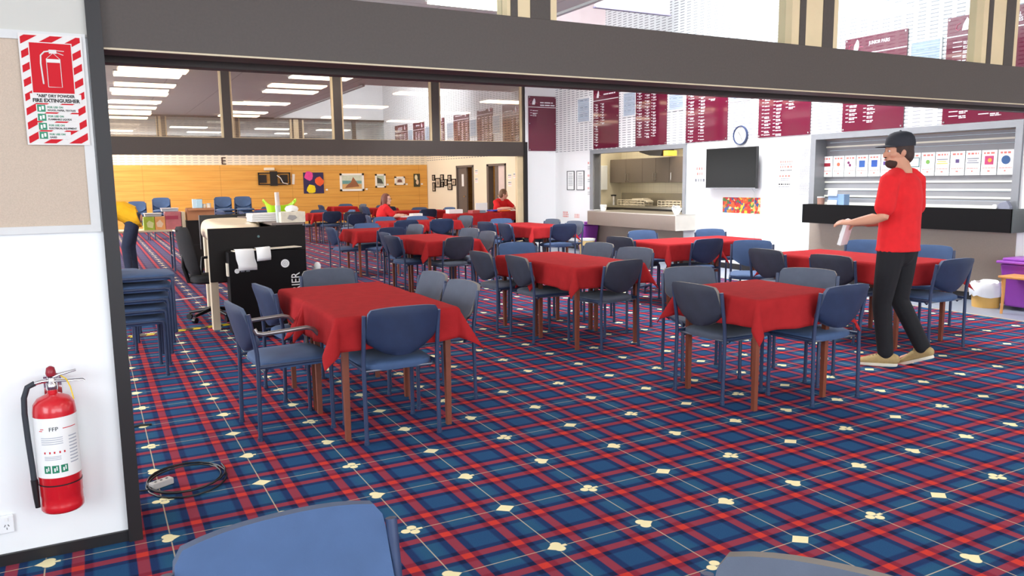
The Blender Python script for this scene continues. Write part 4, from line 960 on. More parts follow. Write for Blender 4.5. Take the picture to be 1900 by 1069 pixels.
MB().tube([(0.07*math.cos(a), 0.07*math.sin(a), 0.115-0.05*math.sin(math.pi*k/8)*1.0) for k, a in [(k, math.pi*k/8+3.6) for k in range(9)]], 0.003, 6).build('handle', M_CHROME, t, 60)
t = thing('bowl_of_napkins', 'white bowl stuffed with napkins on the right of the servery counter', 'bowl', (7.44, 6.36, 0.862))
MB().lathe([(0.045, 0), (0.085, 0.08), (0.09, 0.10), (0.08, 0.098), (0.04, 0.01)], 24).build('bowl', M_WHITE, t, 50)
m = MB(); rnd = random.Random(5)
for k in range(7): m.box((rnd.uniform(-.04, .04), rnd.uniform(-.04, .04), 0.10+rnd.uniform(0, .03)), (0.07, 0.07, 0.01), rz=rnd.uniform(0, 3), rx=rnd.uniform(-.6, .6), ry=rnd.uniform(-.6, .6))
m.build('napkins', M_PAPER, t)
# bins, bucket, side table on the vinyl
def wheelie(x, y, lab, h=0.57, s=1.0):
    t = thing('wheelie_bin', lab, 'bin', (x, y, 0), RW)
    m = MB(); m.rings([[(sx*wd, sy*dp, z) for sx, sy in ((-1, -1), (1, -1), (1, 1), (-1, 1))] for z, wd, dp in ((0.04, 0.12*s, 0.13*s), (h-0.06, 0.17*s, 0.18*s))]); m.build('body', M_PURPLE, t, bevel=0.02)
    MB().box((0, -0.01, h-0.04), (0.38*s, 0.42*s, 0.03)).box((0, 0, h-0.01), (0.30*s, 0.34*s, 0.03)).build('lid', mat('bright_purple_lid', (152, 74, 176), 0.35), t, bevel=0.01)
    for s2 in (-1, 1): MB().cyl((s2*0.12, 0.13, 0.045), (s2*0.16, 0.13, 0.045), 0.045).build('wheel', M_BLACK, t, 40)
wheelie(7.38, 0.50, 'purple wheelie bin behind the small timber table at right')
wheelie(7.40, 9.10, 'purple wheelie bin between the servery and the red notices', 0.62)
t = thing('waste_bucket', 'round yellow bin with a white liner below the bar counter', 'bin', (7.28, 0.84, 0))
MB().lathe([(0.135, 0), (0.15, 0.19), (0.155, 0.20)], 32).build('pail', mat('ochre_plastic', (220, 172, 92), 0.45), t, 50)
m = MB(); rnd = random.Random(4); rr = []
for z, r in ((0.13, 0.165), (0.19, 0.180), (0.25, 0.172), (0.285, 0.15), (0.27, 0.12), (0.16, 0.10)):
    rr.append([((r+rnd.uniform(-.012, .012))*math.cos(2*math.pi*k/24), (r+rnd.uniform(-.012, .012))*math.sin(2*math.pi*k/24), z+rnd.uniform(-.015, .015)) for k in range(24)])
m.rings(rr, cap=False); m.build('liner', mat('thin_white_plastic', (236, 238, 242), 0.35), t, 60)
t = thing('waste_bucket', 'pale yellow bucket with white rim left of the servery front', 'bin', (7.02, 8.55, 0))
MB().lathe([(0.12, 0), (0.165, 0.30)], 32).build('pail', mat('pale_yellow_plastic', (238, 208, 142), 0.45), t, 50); MB().lathe([(0.168, 0.29), (0.175, 0.325), (0.15, 0.33), (0.14, 0.25)], 32).build('rim', M_WHITE, t, 50)
t = thing('side_table', 'small light timber table cut off at the right edge', 'table', (7.20, 0.28, 0))
M_PINE = mat('light_timber', (214, 150, 84), 0.45, noise=(14, 0.1))
MB().bb((-0.28, -0.24, 0.385), (0.28, 0.24, 0.41)).build('tabletop', M_PINE, t, bevel=0.006)
for x in (-0.24, 0.24):
    for y in (-0.20, 0.20): MB().tube([(x, y, 0), (x*0.98, y*0.98, 0.22), (x, y, 0.385)], [0.013, 0.016, 0.022], 10).build('leg', M_PINE, t, 60)

# ------------------------------------------------------------------ left wall: sign, extinguisher, socket
def clip(poly, x0, z0, x1, z1):
    def cut(P, f, g):
        out = []
        for i in range(len(P)):
            a, b = P[i-1], P[i]
            if f(b):
                if not f(a): out.append(g(a, b))
                out.append(b)
            elif f(a): out.append(g(a, b))
        return out
    def ix(v): return lambda a, b: (v, a[1]+(b[1]-a[1])*(v-a[0])/(b[0]-a[0]))
    def iz(v): return lambda a, b: (a[0]+(b[0]-a[0])*(v-a[1])/(b[1]-a[1]), v)
    for f, g in ((lambda p: p[0] >= x0-1e-9, ix(x0)), (lambda p: p[0] <= x1+1e-9, ix(x1)), (lambda p: p[1] >= z0-1e-9, iz(z0)), (lambda p: p[1] <= z1+1e-9, iz(z1))):
        if poly: poly = cut(poly, f, g)
    return poly
t = thing('fire_extinguisher_sign', 'red and white striped fire extinguisher sign pinned to the oatmeal board', 'sign', (-1.742, -0.822, 1.632))
SW, SH = 0.207, 0.408
M_SIGNR = mat('sign_red', (196, 22, 36), 0.6, spec=0.2, noise=(4, 0.02)); M_SIGNW = mat('sign_white', (222, 218, 214), 0.6, spec=0.2, noise=(4, 0.02))
MB().bb((0, -0.003, 0), (SW, 0, SH)).build('plate', M_SIGNW, t)
st = MB()
def flat(m, x0, z0, x1, z1, lay, mi=0): m.bb((x0, -0.003-lay*0.0006, z0), (x1, -0.0025, z1), mi)
for zone in ((0.006, 0.006, SW-0.006, SH-0.006),):
    for k in range(-6, 14):
        a = k*0.052; wd = 0.026
        P = [(-0.3, a-0.3*0.62), (0.5, a+0.5*0.62), (0.5, a+0.5*0.62+wd), (-0.3, a-0.3*0.62+wd)]
        P = clip(P, *zone)
        if len(P) >= 3: st.prism([(x, -0.003, z) for x, z in P], (0, -0.0006, 0))
st.build('stripes', M_SIGNR, t)
pn = MB(); flat(pn, 0.030, 0.190, 0.172, 0.378, 2, 0); flat(pn, 0.033, 0.193, 0.169, 0.375, 3, 1)
flat(pn, 0.022, 0.155, 0.190, 0.190, 2, 0)
for i in range(4): flat(pn, 0.038, 0.122-i*0.0335, 0.176-0.004*(i == 3)*8, 0.150-i*0.0335, 2, 0)
pn.build('panels', [M_SIGNW, M_SIGNR], t)
ic = MB(); yy = -0.0056
def line(pts, r, mi=0): ic.tube([(x, yy, z) for x, z in pts], r, 6, mi)
line([(0.085, 0.215), (0.085, 0.318), (0.108, 0.340), (0.130, 0.318), (0.130, 0.215), (0.085, 0.215)], 0.0012)
ic.bb((0.085, yy-0.0005, 0.305), (0.130, yy+0.0005, 0.318)); ic.bb((0.095, yy-0.0005, 0.338), (0.120, yy+0.0005, 0.352))
line([(0.10, 0.347), (0.080, 0.343), (0.068, 0.330), (0.066, 0.300), (0.070, 0.225)], 0.0028)
line([(0.112, 0.350), (0.145, 0.348)], 0.0014); line([(0.112, 0.345), (0.142, 0.334)], 0.0014)
ic.build('extinguisher_symbol', M_SIGNW, t)
tx = MB()
tx.text('"ABE" DRY POWDER', 0.0150, (0.106, -0.0046, 0.177), (1, 0, 0), (0, 0, 1), align='CENTER', ext=0.0006, sx=0.90, bold=0.035)
tx.text('FIRE EXTINGUISHER', 0.0182, (0.106, -0.0046, 0.159), (1, 0, 0), (0, 0, 1), align='CENTER', ext=0.0006, sx=0.95, bold=0.04)
for i, (g, k) in enumerate((('FOR USE ON', 'WOOD, PAPER, TEXTILES'), ('FOR USE ON', 'FLAMMABLE LIQUIDS'), ('FOR USE ON', 'ELECTRICAL EQUIPMENT'), ('FOR USE ON', 'GASES'))):
    z = 0.125-i*0.0335
    tx.text(g, 0.0098, (0.074, -0.0046, z+0.012), (1, 0, 0), (0, 0, 1), mi=1, ext=0.0005, sx=0.93, bold=0.03); tx.text(k, 0.0092, (0.074, -0.0046, z+0.001), (1, 0, 0), (0, 0, 1), ext=0.0005, sx=0.89, bold=0.03)
tx.build('lettering', [M_INK, M_GREEN], t)
g = MB()
for i in range(4):
    z = 0.123-i*0.0335; g.bb((0.041, -0.0046, z), (0.068, -0.004, z+0.026), 0)
    g.bb((0.047, -0.0052, z+0.004), (0.053, -0.0045, z+0.018), 1); g.bb((0.056, -0.0052, z+0.008), (0.063, -0.0045, z+0.021), 1)
g.build('class_symbols', [M_GREEN, M_PAPER], t)

t = thing('fire_extinguisher', 'red fire extinguisher with black hose hanging on the white wall', 'fire extinguisher', (-1.735, -0.895, 0.222))
MB().lathe([(0.055, 0), (0.068, 0.004), (0.074, 0.012), (0.074, 0.030), (0.0725, 0.034), (0.0725, 0.066), (0.074, 0.070), (0.074, 0.40), (0.070, 0.428), (0.056, 0.448), (0.032, 0.460), (0.018, 0.466), (0.018, 0.48)], 40).build('cylinder', M_RED, t, 50)
MB().lathe([(0.0748, 0.150), (0.0748, 0.385)], 40, cap=False).build('label', M_PAPER, t, 50)
lb = MB(); rnd = random.Random(2)
def arc(m, a0, a1, z0, z1, mi):
    n = 6; vs = []
    for z in (z0, z1):
        for k in range(n+1):
            a = math.radians(a0+(a1-a0)*k/n); vs.append((0.0754*math.sin(a), -0.0754*math.cos(a), z))
    m.add(vs, [(k, k+1, k+n+2, k+n+1) for k in range(n)], mi)
arc(lb, 20, 62, 0.340, 0.343, 0)
for k in range(9): arc(lb, 34, 62, 0.20+0.013*k, 0.2045+0.013*k, 3)
for k in range(4): arc(lb, -40, 18, 0.283+0.008*k, 0.286+0.008*k, 3)
for a in (-34, -20, -8, 6, 18): arc(lb, a, a+4, 0.247, 0.255, 0)
for k in range(3): arc(lb, -34, 10, 0.222+0.006*k, 0.2245+0.006*k, 3)
for a in (-38, -16, 7): arc(lb, a, a+18, 0.170, 0.200, 2); arc(lb, a+5, a+9, 0.176, 0.190, 4); arc(lb, a+11, a+14, 0.180, 0.196, 4)
for l_, a in (('F', -16), ('F', -8), ('P', 0)):
    ar = math.radians(a); lb.text(l_, 0.022, (0.0756*math.sin(ar), -0.0756*math.cos(ar), 0.335), (math.cos(ar), math.sin(ar), 0), (0, 0, 1), 1, ext=0.0003)
arc(lb, -44, -34, 0.335, 0.338, 0); arc(lb, -40, -30, 0.342, 0.345, 0)
lb.build('label_print', [M_RED, M_INK, M_GREEN, mat('fine_grey_print', (176, 180, 190), 0.7), M_PAPER], t)
MB().lathe([(0.0755, 0.116), (0.0755, 0.121)], 40, cap=False).build('strap', M_BLACK, t, 50)
MB().lathe([(0.017, 0.478), (0.020, 0.482), (0.020, 0.505), (0.014, 0.51), (0.014, 0.53)], 20).tube([(0, 0, 0.515), (-0.03, -0.004, 0.517), (-0.055, -0.004, 0.512)], 0.009, 10).build('valve', M_CHROME, t, 50)
MB().tube([(-0.01, 0, 0.525), (0.03, -0.01, 0.540), (0.085, -0.02, 0.552)], [0.010, 0.008, 0.006], 10, flat=0.5).tube([(-0.005, 0, 0.515), (0.03, -0.01, 0.515), (0.105, -0.02, 0.512), (0.112, -0.02, 0.506)], [0.009, 0.008, 0.006, 0.004], 10, flat=0.5).build('squeeze_handle', M_CHROME, t, 60)
MB().lathe([(0.016, 0.535), (0.018, 0.545), (0.014, 0.566), (0.004, 0.572)], 16).build('safety_cap', mat('dark_red_cap', (150, 26, 44), 0.4), t, 50)
MB().tube([(0.03, -0.01, 0.535), (0.05, -0.02, 0.52), (0.062, -0.03, 0.49), (0.070, -0.03, 0.44)], 0.0025, 6).build('seal_tag', mat('yellow_tag', (240, 200, 40), 0.5), t, 60)
MB().tube([(-0.055, -0.004, 0.512), (-0.08, -0.004, 0.50), (-0.094, -0.005, 0.46), (-0.097, -0.006, 0.40), (-0.094, -0.01, 0.30), (-0.088, -0.015, 0.18), (-0.086, -0.02, 0.12)], 0.0105, 12).build('hose', mat('black_rubber', (44, 48, 56), 0.6), t, 60)
MB().tube([(-0.086, -0.02, 0.14), (-0.084, -0.022, 0.07), (-0.082, -0.024, 0.03)], [0.013, 0.011, 0.009], 12).build('nozzle', M_BLACK, t, 60)
MB().bb((-0.03, 0.06, 0.33), (0.03, 0.094, 0.52)).build('wall_hook', M_CHROME, t)
t = thing('power_socket', 'white double power socket low on the white wall', 'socket', (-1.965, -0.803, 0.13))
MB().bb((-0.055, -0.009, 0), (0.055, 0, 0.074)).build('plate', M_WHITE, t, bevel=0.004)
for x in (-0.026, 0.03):
    s = MB()
    for dx, a in ((-0.006, 0.5), (0.006, -0.5)): s.box((x+dx, -0.0095, 0.032), (0.002, 0.002, 0.009), ry=a)
    s.box((x, -0.0095, 0.020), (0.002, 0.002, 0.008)); s.build('outlet', M_INK, t)
    MB().bb((x-0.006, -0.013, 0.05), (x+0.006, -0.009, 0.064)).build('switch', M_PAPER, t)

# floor cable and power board
t = thing('extension_cable', 'loose loops of black cable on the carpet by the jamb post', 'cable', (-1.25, -0.2, 0))
pts = []
for k in range(61):
    a = 2*math.pi*k/20*1.0; r = 0.17+0.03*math.sin(a*0.37)
    pts.append((0.02+r*1.05*math.cos(a+0.4)+0.02*math.sin(k*0.21), 0.0+r*1.25*math.sin(a+0.4)+0.015*math.cos(k*0.33), 0.006+0.004*(k//20)))
MB().tube(pts, 0.0045, 6).build('cable', M_BLACK, t, 60)
t = thing('power_board', 'small grey power board lying among the cable loops', 'power board', (-1.347, -0.236, 0.0), 0.5)
MB().bb((-0.055, -0.022, 0.002), (0.055, 0.022, 0.034)).build('body', mat('light_grey_plastic', (186, 182, 178), 0.5), t, bevel=0.005)
s = MB()
for k in (-0.03, 0, 0.03): s.bb((k-0.006, -0.006, 0.034), (k+0.006, 0.006, 0.0345))
s.build('outlets', M_INK, t)
MB().tube([(-0.055, 0, 0.015), (-0.08, 0.0, 0.008), (-0.10, 0.03, 0.006)], 0.004, 6).build('lead', M_BLACK, t, 60)
t = thing('cable_end', 'short piece of black cable on the carpet right of the jamb', 'cable', (-1.38, 0.878, 0))
MB().tube([(-0.05, 0, 0.006), (0.0, 0.01, 0.008), (0.06, 0.0, 0.006)], 0.007, 8).build('cable', M_BLACK, t, 60)
# hazard tape strips
t = thing('hazard_tape', 'yellow and black tape strip across the carpet before the console', 'tape', (-0.78, 4.18, 0.002), 0.2)
m = MB(); n = 14
for k in range(n):
    x = -0.55+k*0.075; m.prism([(x, -0.03, 0), (x+0.075, -0.03, 0), (x+0.105, 0.03, 0), (x+0.03, 0.03, 0)], (0, 0, 0.003), k % 2)
m.build('tape', [mat('hazard_yellow', (232, 204, 30), 0.4), M_BLACK], t)
MB().bb((-0.55, 0.028, 0.0), (0.50, 0.04, 0.012)).build('edge_strip', M_CHROME, t)
t = thing('floor_strip', 'pale strip across the carpet beside the office chair', 'strip', (-0.66, 6.5, 0.001), 0.35); MB().bb((-0.45, -0.02, 0), (0.35, 0.02, 0.008)).build('strip', M_FRAME, t)

# ================================================================== CONSOLE, OFFICE CHAIR AND THINGS AROUND IT
M_LAM = mat('brown_black_console', (26, 21, 19), 0.55, spec=0.2, noise=(60, 0.1))
M_CREAM = mat('cream_moulded_top', (240, 222, 190), 0.3)
c = thing('console', 'black caller console with a cream rounded worktop behind front left table', 'console', (0, 0, 0))
MB().bb((-0.60, 3.52, 0.55), (0.31, 3.56, 1.06)).bb((-0.36, 3.53, 0.0), (0.31, 3.56, 0.55)).build('screen_panel', M_LAM, c, bevel=0.004)
def outline(d):
    P = [(0.06, 3.60), (0.10, 5.60), (-0.06, 5.68), (-0.28, 5.66), (-0.42, 5.50), (-0.49, 5.15), (-0.50, 4.6), (-0.52, 4.0), (-0.55, 3.60)]
    cx, cy = -0.2, 4.5
    return [(x+(cx-x)*d, y+(cy-y)*d) for x, y in P]
m = MB(); m.rings([[(x, y, z) for x, y in outline(d)] for d, z in ((0.12, 0.88), (0.03, 0.90), (0.0, 0.94), (0.01, 1.0), (0.05, 1.05), (0.14, 1.08), (0.30, 1.09))])
o = m.build('worktop', M_CREAM, c, 60); b = o.modifiers.new('sub', 'SUBSURF'); b.levels = 2; b.render_levels = 2
MB().bb((0.04, 3.57, 0.0), (0.30, 5.55, 1.07)).build('cabinet', M_LAM, c)
MB().bb((0.0, 3.565, 1.07), (0.31, 5.6, 1.09)).build('cabinet_top', mat('grey_brown_top', (120, 104, 96), 0.45), c)
MB().bb((-0.42, 5.70, 0.7), (0.28, 5.76, 1.11)).build('back_edge', M_BLACK, c)
for y in (4.02, 5.35): MB().bb((-0.54+0.12*(y > 5), y, 0.0), (-0.47+0.12*(y > 5), y+0.12, 0.92)).build('leg', M_CREAM, c)
MB().cyl((-0.14, 3.518, 0.97), (-0.14, 3.52, 0.97), 0.012).build('badge', mat('teal_badge', (70, 110, 110), 0.4), c)
s = thing('equipment_case', 'black upright case with RIER lettering leaning before the console', 'case', (0, 3.30, 0))
MB().bb((-0.46, 0, 0.07), (0.255, 0.19, 0.845)).build('body', mat('black_case_vinyl', (17, 14, 16), 0.65, spec=0.15, noise=(120, 0.12)), s, bevel=0.006)
MB().prism([(-0.40, 0.0, 0.847), (0.22, 0.0, 0.865), (0.17, 0.1, 0.868), (-0.42, 0.1, 0.850)], (0, 0, 0.006)).build('ledge', M_BONE, s)
MB().bb((-0.475, 0.02, 0.62), (-0.46, 0.10, 0.74)).build('side_label', M_BONE, s)
def disc(x, z, r, name, rings_):
    m = MB(); n = 28
    m.prism([(x+r*math.cos(2*math.pi*k/n), -0.001, z+r*math.sin(2*math.pi*k/n)) for k in range(n)], (0, -0.002, 0), 0)
    for q in rings_:
        m.prism([(x+r*q*math.cos(2*math.pi*k/n), -0.003-0.0006*rings_.index(q), z+r*q*math.sin(2*math.pi*k/n)) for k in range(n)], (0, -0.001, 0), 1 if rings_.index(q) % 2 == 0 else 0)
    m.build(name, [M_PAPER, M_GREYINK], s)
disc(0.053, 0.715, 0.040, 'round_badge', [0.60, 0.54, 0.26, 0.2])
disc(-0.392, 0.668, 0.022, 'small_badge', [0.5, 0.42])
m = MB(); rnd = random.Random(9); strokes(m, -0.36, -0.27, 0.666, 0.016, rnd, 0, -0.003); m.build('maker_print', M_GREYINK, s)
MB().text('RIER', 0.118, (0.186, -0.002, 0.432), (0, 0, 1), (-1, 0, 0), ext=0.001, sx=0.82).build('lettering', M_PAPER, s)
for x, y in ((-0.40, 0.03), (0.20, 0.03), (-0.40, 0.16), (0.20, 0.16)):
    w_ = MB().tube([(x, y, 0.075), (x, y-0.02, 0.05)], 0.014, 8).build('castor', M_CHROME, s, 50)
    MB().cyl((x-0.013, y-0.02, 0.032), (x+0.013, y-0.02, 0.032), 0.032).build('wheel', M_CHROME, w_, 50)
def sheet(name, label, pts_rows, loc):
    """a sheet that drapes: rows of points down its length"""
    n = len(pts_rows[0]); m = MB(); m.add([p for r in pts_rows for p in r], [(i*n+j, i*n+j+1, (i+1)*n+j+1, (i+1)*n+j) for i in range(len(pts_rows)-1) for j in range(n-1)])
    o = m.build(name, M_PAPER, None, 80); o.location = loc; q = o.modifiers.new('solid', 'SOLIDIFY'); q.thickness = 0.001
    return tag(o, label, 'paper', 'papers hung over the case')
sheet('paper_sheet', 'white paper sheet hanging over the front of the black case, longer one', [[(-0.40+dx+k*0.085, y, z) for k in range(3)] for dx, y, z in ((0, 0.08, 0.868), (0, 0.0, 0.868), (0.0, -0.008, 0.855), (0.005, -0.010, 0.78), (0.02, -0.016, 0.72), (0.02, -0.012, 0.672))], (0, 3.30, 0))
sheet('paper_sheet', 'white paper sheet curling over the black case beside the longer one', [[(-0.21+k*0.065, y-0.012*math.sin(k*1.5), z+0.004*k) for k in range(3)] for y, z in ((0.08, 0.874), (0.0, 0.876), (-0.012, 0.862), (-0.026, 0.82), (-0.034, 0.785), (-0.022, 0.752))], (0, 3.30, 0))
# on the console
t = thing('paper_stack', 'stack of white forms on the console top', 'paper', (0.02, 4.05, 1.09), 0.05)
for k in range(4): MB().box((0.004*(k % 2), 0.003*k, 0.012+0.021*k), (0.30, 0.22, 0.019), rz=0.02*k).build('bundle', M_PAPER, t)
t = thing('tissue_box', 'pale patterned box at the right end of the console top', 'box', (0.205, 3.68, 1.09), 0.0)
MB().bb((-0.11, -0.10, 0), (0.13, 0.10, 0.105)).build('box', mat('cream_floral_card', (232, 222, 200), 0.6, noise=(26, 0.12)), t, bevel=0.003)
MB().prism([(-0.05, -0.102, 0.04), (0.0, -0.102, 0.02), (0.05, -0.102, 0.045), (0.03, -0.102, 0.07), (-0.03, -0.102, 0.075)], (0, -0.002, 0)).build('flower_print', mat('grey_flower', (170, 164, 160), 0.7), t)
m = MB(); m.rings([[(0.02+0.07*math.cos(a*0.785)*q, 0.0+0.05*math.sin(a*0.785)*q, z+0.008*math.sin(a*2.3)) for a in range(8)] for q, z in ((0.8, 0.104), (1.0, 0.13), (0.8, 0.155), (0.25, 0.165))]); m.build('tissue', M_PAPER, t, 60)
t = thing('basket', 'bright lime green plastic basket behind the console box', 'basket', (0.25, 4.35, 1.09))
M_LIME = mat('lime_plastic', (176, 226, 20), 0.4)
m = MB(); R1 = lambda q, z, tw=0: [(q*0.15*math.copysign(abs(math.cos(a))**0.6, math.cos(a)), q*0.11*math.copysign(abs(math.sin(a))**0.6, math.sin(a)), z+tw*abs(math.cos(a))**3) for a in [2*math.pi*k/28 for k in range(28)]]
m.rings([R1(0.75, 0.0), R1(0.95, 0.13, 0.02), R1(1.03, 0.15, 0.04), R1(0.98, 0.15, 0.04), R1(0.90, 0.12, 0.02), R1(0.7, 0.01)]); m.build('tub', M_LIME, t, 60)
for s_ in (-1, 1): MB().tube([(s_*0.14, -0.05, 0.17), (s_*0.165, -0.04, 0.20), (s_*0.17, 0.0, 0.215), (s_*0.165, 0.04, 0.20), (s_*0.14, 0.05, 0.17)], 0.009, 8).build('handle', M_LIME, t, 60)
t = thing('document_tube', 'pale upright cardboard tube standing on the console top', 'tube', (0.10, 3.70, 1.09)); MB().cyl((0, 0, 0), (-0.01, 0, 0.30), 0.022).build('tube', mat('pale_tube', (224, 206, 194), 0.6), t, 50)
MB().cyl((0, 0, 0.0), (-0.006, 0, 0.17), 0.026).build('sleeve', mat('silver_sleeve', (190, 196, 190), 0.35), t, 50)
# white stand right of the case
t = thing('white_stand', 'slim white plastic stand between case and far chair back', 'stand', (0.40, 3.45, 0))
MB().bb((-0.04, -0.05, 0), (0.05, 0.05, 0.56)).build('body', M_WHITE, t, bevel=0.012)
for z in (0.46, 0.52, 0.58): MB().lathe([(0.045, 0), (0.05, 0.02), (0.045, 0.04)], 20, (0.0, -0.0, z)).build('ring', M_WHITE, t, 50)
MB().lathe([(0.03, 0.62), (0.035, 0.66), (0.02, 0.69), (0.004, 0.695)], 20).build('cap', M_WHITE, t, 50)
# office chair
t = thing('office_chair', 'black office swivel chair left of the cream console end', 'chair', (-0.44, 4.74, 0), -1.50)
m = MB()
rr = []
for z, hw, y, th in ((0.52, 0.18, -0.20, 0.03), (0.60, 0.23, -0.22, 0.045), (0.75, 0.24, -0.25, 0.05), (0.90, 0.22, -0.28, 0.045), (1.0, 0.18, -0.30, 0.035), (1.03, 0.12, -0.305, 0.02)):
    rr.append([(hw*math.copysign(abs(math.cos(a))**0.5, math.cos(a)), y+th*math.sin(a)+0.06*math.cos(a)**2*1.0, z) for a in [2*math.pi*k/24 for k in range(24)]])
m.rings(rr); m.build('backrest', mat('black_fabric', (30, 28, 30), 0.9, noise=(40, 0.15)), t, 60)
m = MB(); m.rings([[(q*0.24*math.copysign(abs(math.cos(a))**0.5, math.cos(a)), q*0.23*math.copysign(abs(math.sin(a))**0.5, math.sin(a)), z) for a in [2*math.pi*k/28 for k in range(28)]] for q, z in ((0.85, 0.42), (1.0, 0.44), (1.0, 0.48), (0.9, 0.50), (0.4, 0.51))]); m.build('seat', MATS['black_fabric'], t, 60)
MB().tube([(0, -0.1, 0.42), (0, -0.24, 0.44), (0, -0.28, 0.60), (0, -0.27, 0.75)], 0.02, 8, flat=1.6).build('back_bar', M_BLACK, t, 60)
MB().cyl((0, 0, 0.1), (0, 0, 0.43), 0.028).build('gas_lift', M_BLACK, t, 50)
for s_ in (-1, 1): MB().tube([(s_*0.24, -0.05, 0.44), (s_*0.29, -0.05, 0.50), (s_*0.29, -0.03, 0.66), (s_*0.29, 0.15, 0.67)], 0.018, 8).build('armrest', M_BLACK, t, 60)
for k in range(5):
    a = 2*math.pi*k/5+0.3
    l = MB().tube([(0.03*math.cos(a), 0.03*math.sin(a), 0.12), (0.28*math.cos(a), 0.28*math.sin(a), 0.075)], [0.024, 0.016], 8).build('base_arm', M_BLACK, t, 50)
    MB().cyl((0.28*math.cos(a)-0.02*math.sin(a), 0.28*math.sin(a)+0.02*math.cos(a), 0.03), (0.28*math.cos(a)+0.02*math.sin(a), 0.28*math.sin(a)-0.02*math.cos(a), 0.03), 0.03).build('castor', M_BLACK, l, 50)
MB().bb((-0.07, -0.355, 0.985), (0.07, -0.35, 1.0)).build('label', M_BONE, t)

# ================================================================== LONG TABLE WITH BOXES, CABINET
t = thing('trestle_table', 'pale trestle table with boxes beside the man in yellow', 'table', (-0.85, 10.45, 0))
M_BEIGE = mat('pale_beige_laminate', (226, 208, 176), 0.5)
MB().bb((-0.9, -0.32, 0.69), (0.66, 0.32, 0.72)).build('tabletop', M_BEIGE, t, bevel=0.004)
for x in (-0.75, 0.5):
    for y in (-0.26, 0.26): MB().tube([(x, y, 0), (x, y, 0.69)], 0.016, 8).build('leg', M_TUBE, t, 50)
    MB().tube([(x, -0.26, 0.25), (x, 0.26, 0.25)], 0.012, 8).build('crossbar', M_TUBE, t, 50)
def carton(x, y, z, w_, d_, h_, rgbs, label, rz=0.0, name='carton'):
    t = thing(name, label, 'box', (x, y, z), rz)
    MB().bb((-w_/2, -d_/2, 0), (w_/2, d_/2, h_)).build('box', rgbs, t, bevel=0.003)
    return t
cg = carton(-0.70, 10.38, 0.72, 0.17, 0.25, 0.22, mat('lime_carton', (168, 196, 60), 0.5, noise=(9, 0.2)), 'lime green carton on the trestle table, left of the orange one')
MB().prism([(-0.03, -0.128, 0.05), (0.05, -0.128, 0.03), (0.07, -0.128, 0.12), (0.0, -0.128, 0.16), (-0.04, -0.128, 0.12)], (0, -0.002, 0)).build('pale_shape', mat('pale_leaf', (224, 230, 170), 0.6), cg)
co = carton(-0.53, 10.38, 0.72, 0.16, 0.25, 0.22, mat('orange_carton', (240, 168, 100), 0.5, noise=(9, 0.12)), 'orange carton between the lime and the pink one')
MB().prism([(-0.05, -0.128, 0.05), (0.02, -0.128, 0.04), (0.05, -0.128, 0.10), (0.0, -0.128, 0.17), (-0.06, -0.128, 0.12)], (0, -0.002, 0)).build('pale_shape', mat('peach', (248, 220, 190), 0.6), co)
cp = carton(-0.32, 10.40, 0.72, 0.25, 0.28, 0.30, mat('pink_red_carton', (196, 112, 116), 0.5, noise=(7, 0.25)), 'tall pink and red carton at the right end of the trestle table')
MB().bb((-0.12, -0.143, 0.17), (0.08, -0.141, 0.23)).build('red_band', mat('dull_red', (176, 60, 84), 0.6), cp)
for i, (x, h_) in enumerate(((-0.62, 0.03), (-0.35, 0.03))):
    b_ = thing('plastic_tub', 'clear lidded tub lying on the cartons, %s one' % ('left', 'right')[i], 'tub', (x, 10.4, 0.94 if i == 0 else 1.02)); MB().bb((-0.14, -0.12, 0), (0.12, 0.12, 0.05)).build('tub', mat('cloudy_plastic', (180, 186, 190), 0.3), b_, bevel=0.01); MB().bb((-0.15, -0.13, 0.05), (0.13, 0.13, 0.06)).build('lid', mat('cloudy_lid', (206, 200, 210), 0.3), b_)
carton(-0.155, 10.42, 0.72, 0.06, 0.30, 0.29, M_BEIGE, 'narrow beige board standing at the end of the trestle table', name='board')
t = thing('low_cabinet', 'black low cabinet carrying the brown cardboard box', 'cabinet', (0.14, 10.35, 0)); MB().bb((-0.26, -0.22, 0.04), (0.30, 0.22, 0.85)).build('body', M_LAM, t); MB().bb((-0.27, -0.23, 0.85), (0.31, 0.23, 0.865)).build('top', M_LAM, t)
MB().bb((-0.26, -0.222, 0.44), (0.30, -0.218, 0.446)).build('door_gap', M_TRACK, t)
cb = carton(0.12, 10.32, 0.865, 0.44, 0.32, 0.20, M_CARD, 'open brown cardboard box on the low black cabinet', name='cardboard_box')
for s_ in (-1, 1): MB().box((0, s_*0.20, 0.19), (0.42, 0.10, 0.004), rx=-s_*0.35).build('flap', M_CARD, cb)
t = thing('tin', 'tall silver blue tin standing in the cardboard box', 'tin', (0.08, 10.30, 1.065)); MB().bb((-0.02, -0.08, 0), (0.08, 0.05, 0.16)).build('body', mat('silver_blue_tin', (150, 170, 176), 0.25, metal=0.6), t, bevel=0.006); MB().bb((-0.075, -0.08, 0), (-0.02, 0.05, 0.16)).build('face', mat('pale_blue_face', (196, 226, 236), 0.3), t)
for i, (x, h_) in enumerate(((0.19, 0.06), (0.27, 0.07))):
    t = thing('jar', 'small pale jar in the cardboard box, %s of two' % ('left', 'right')[i], 'jar', (x, 10.28, 1.065)); MB().lathe([(0.035, 0), (0.035, h_)], 16).build('body', M_BONE, t, 50); MB().lathe([(0.036, h_), (0.036, h_+0.015)], 16).build('lid', M_FRAME, t, 50)

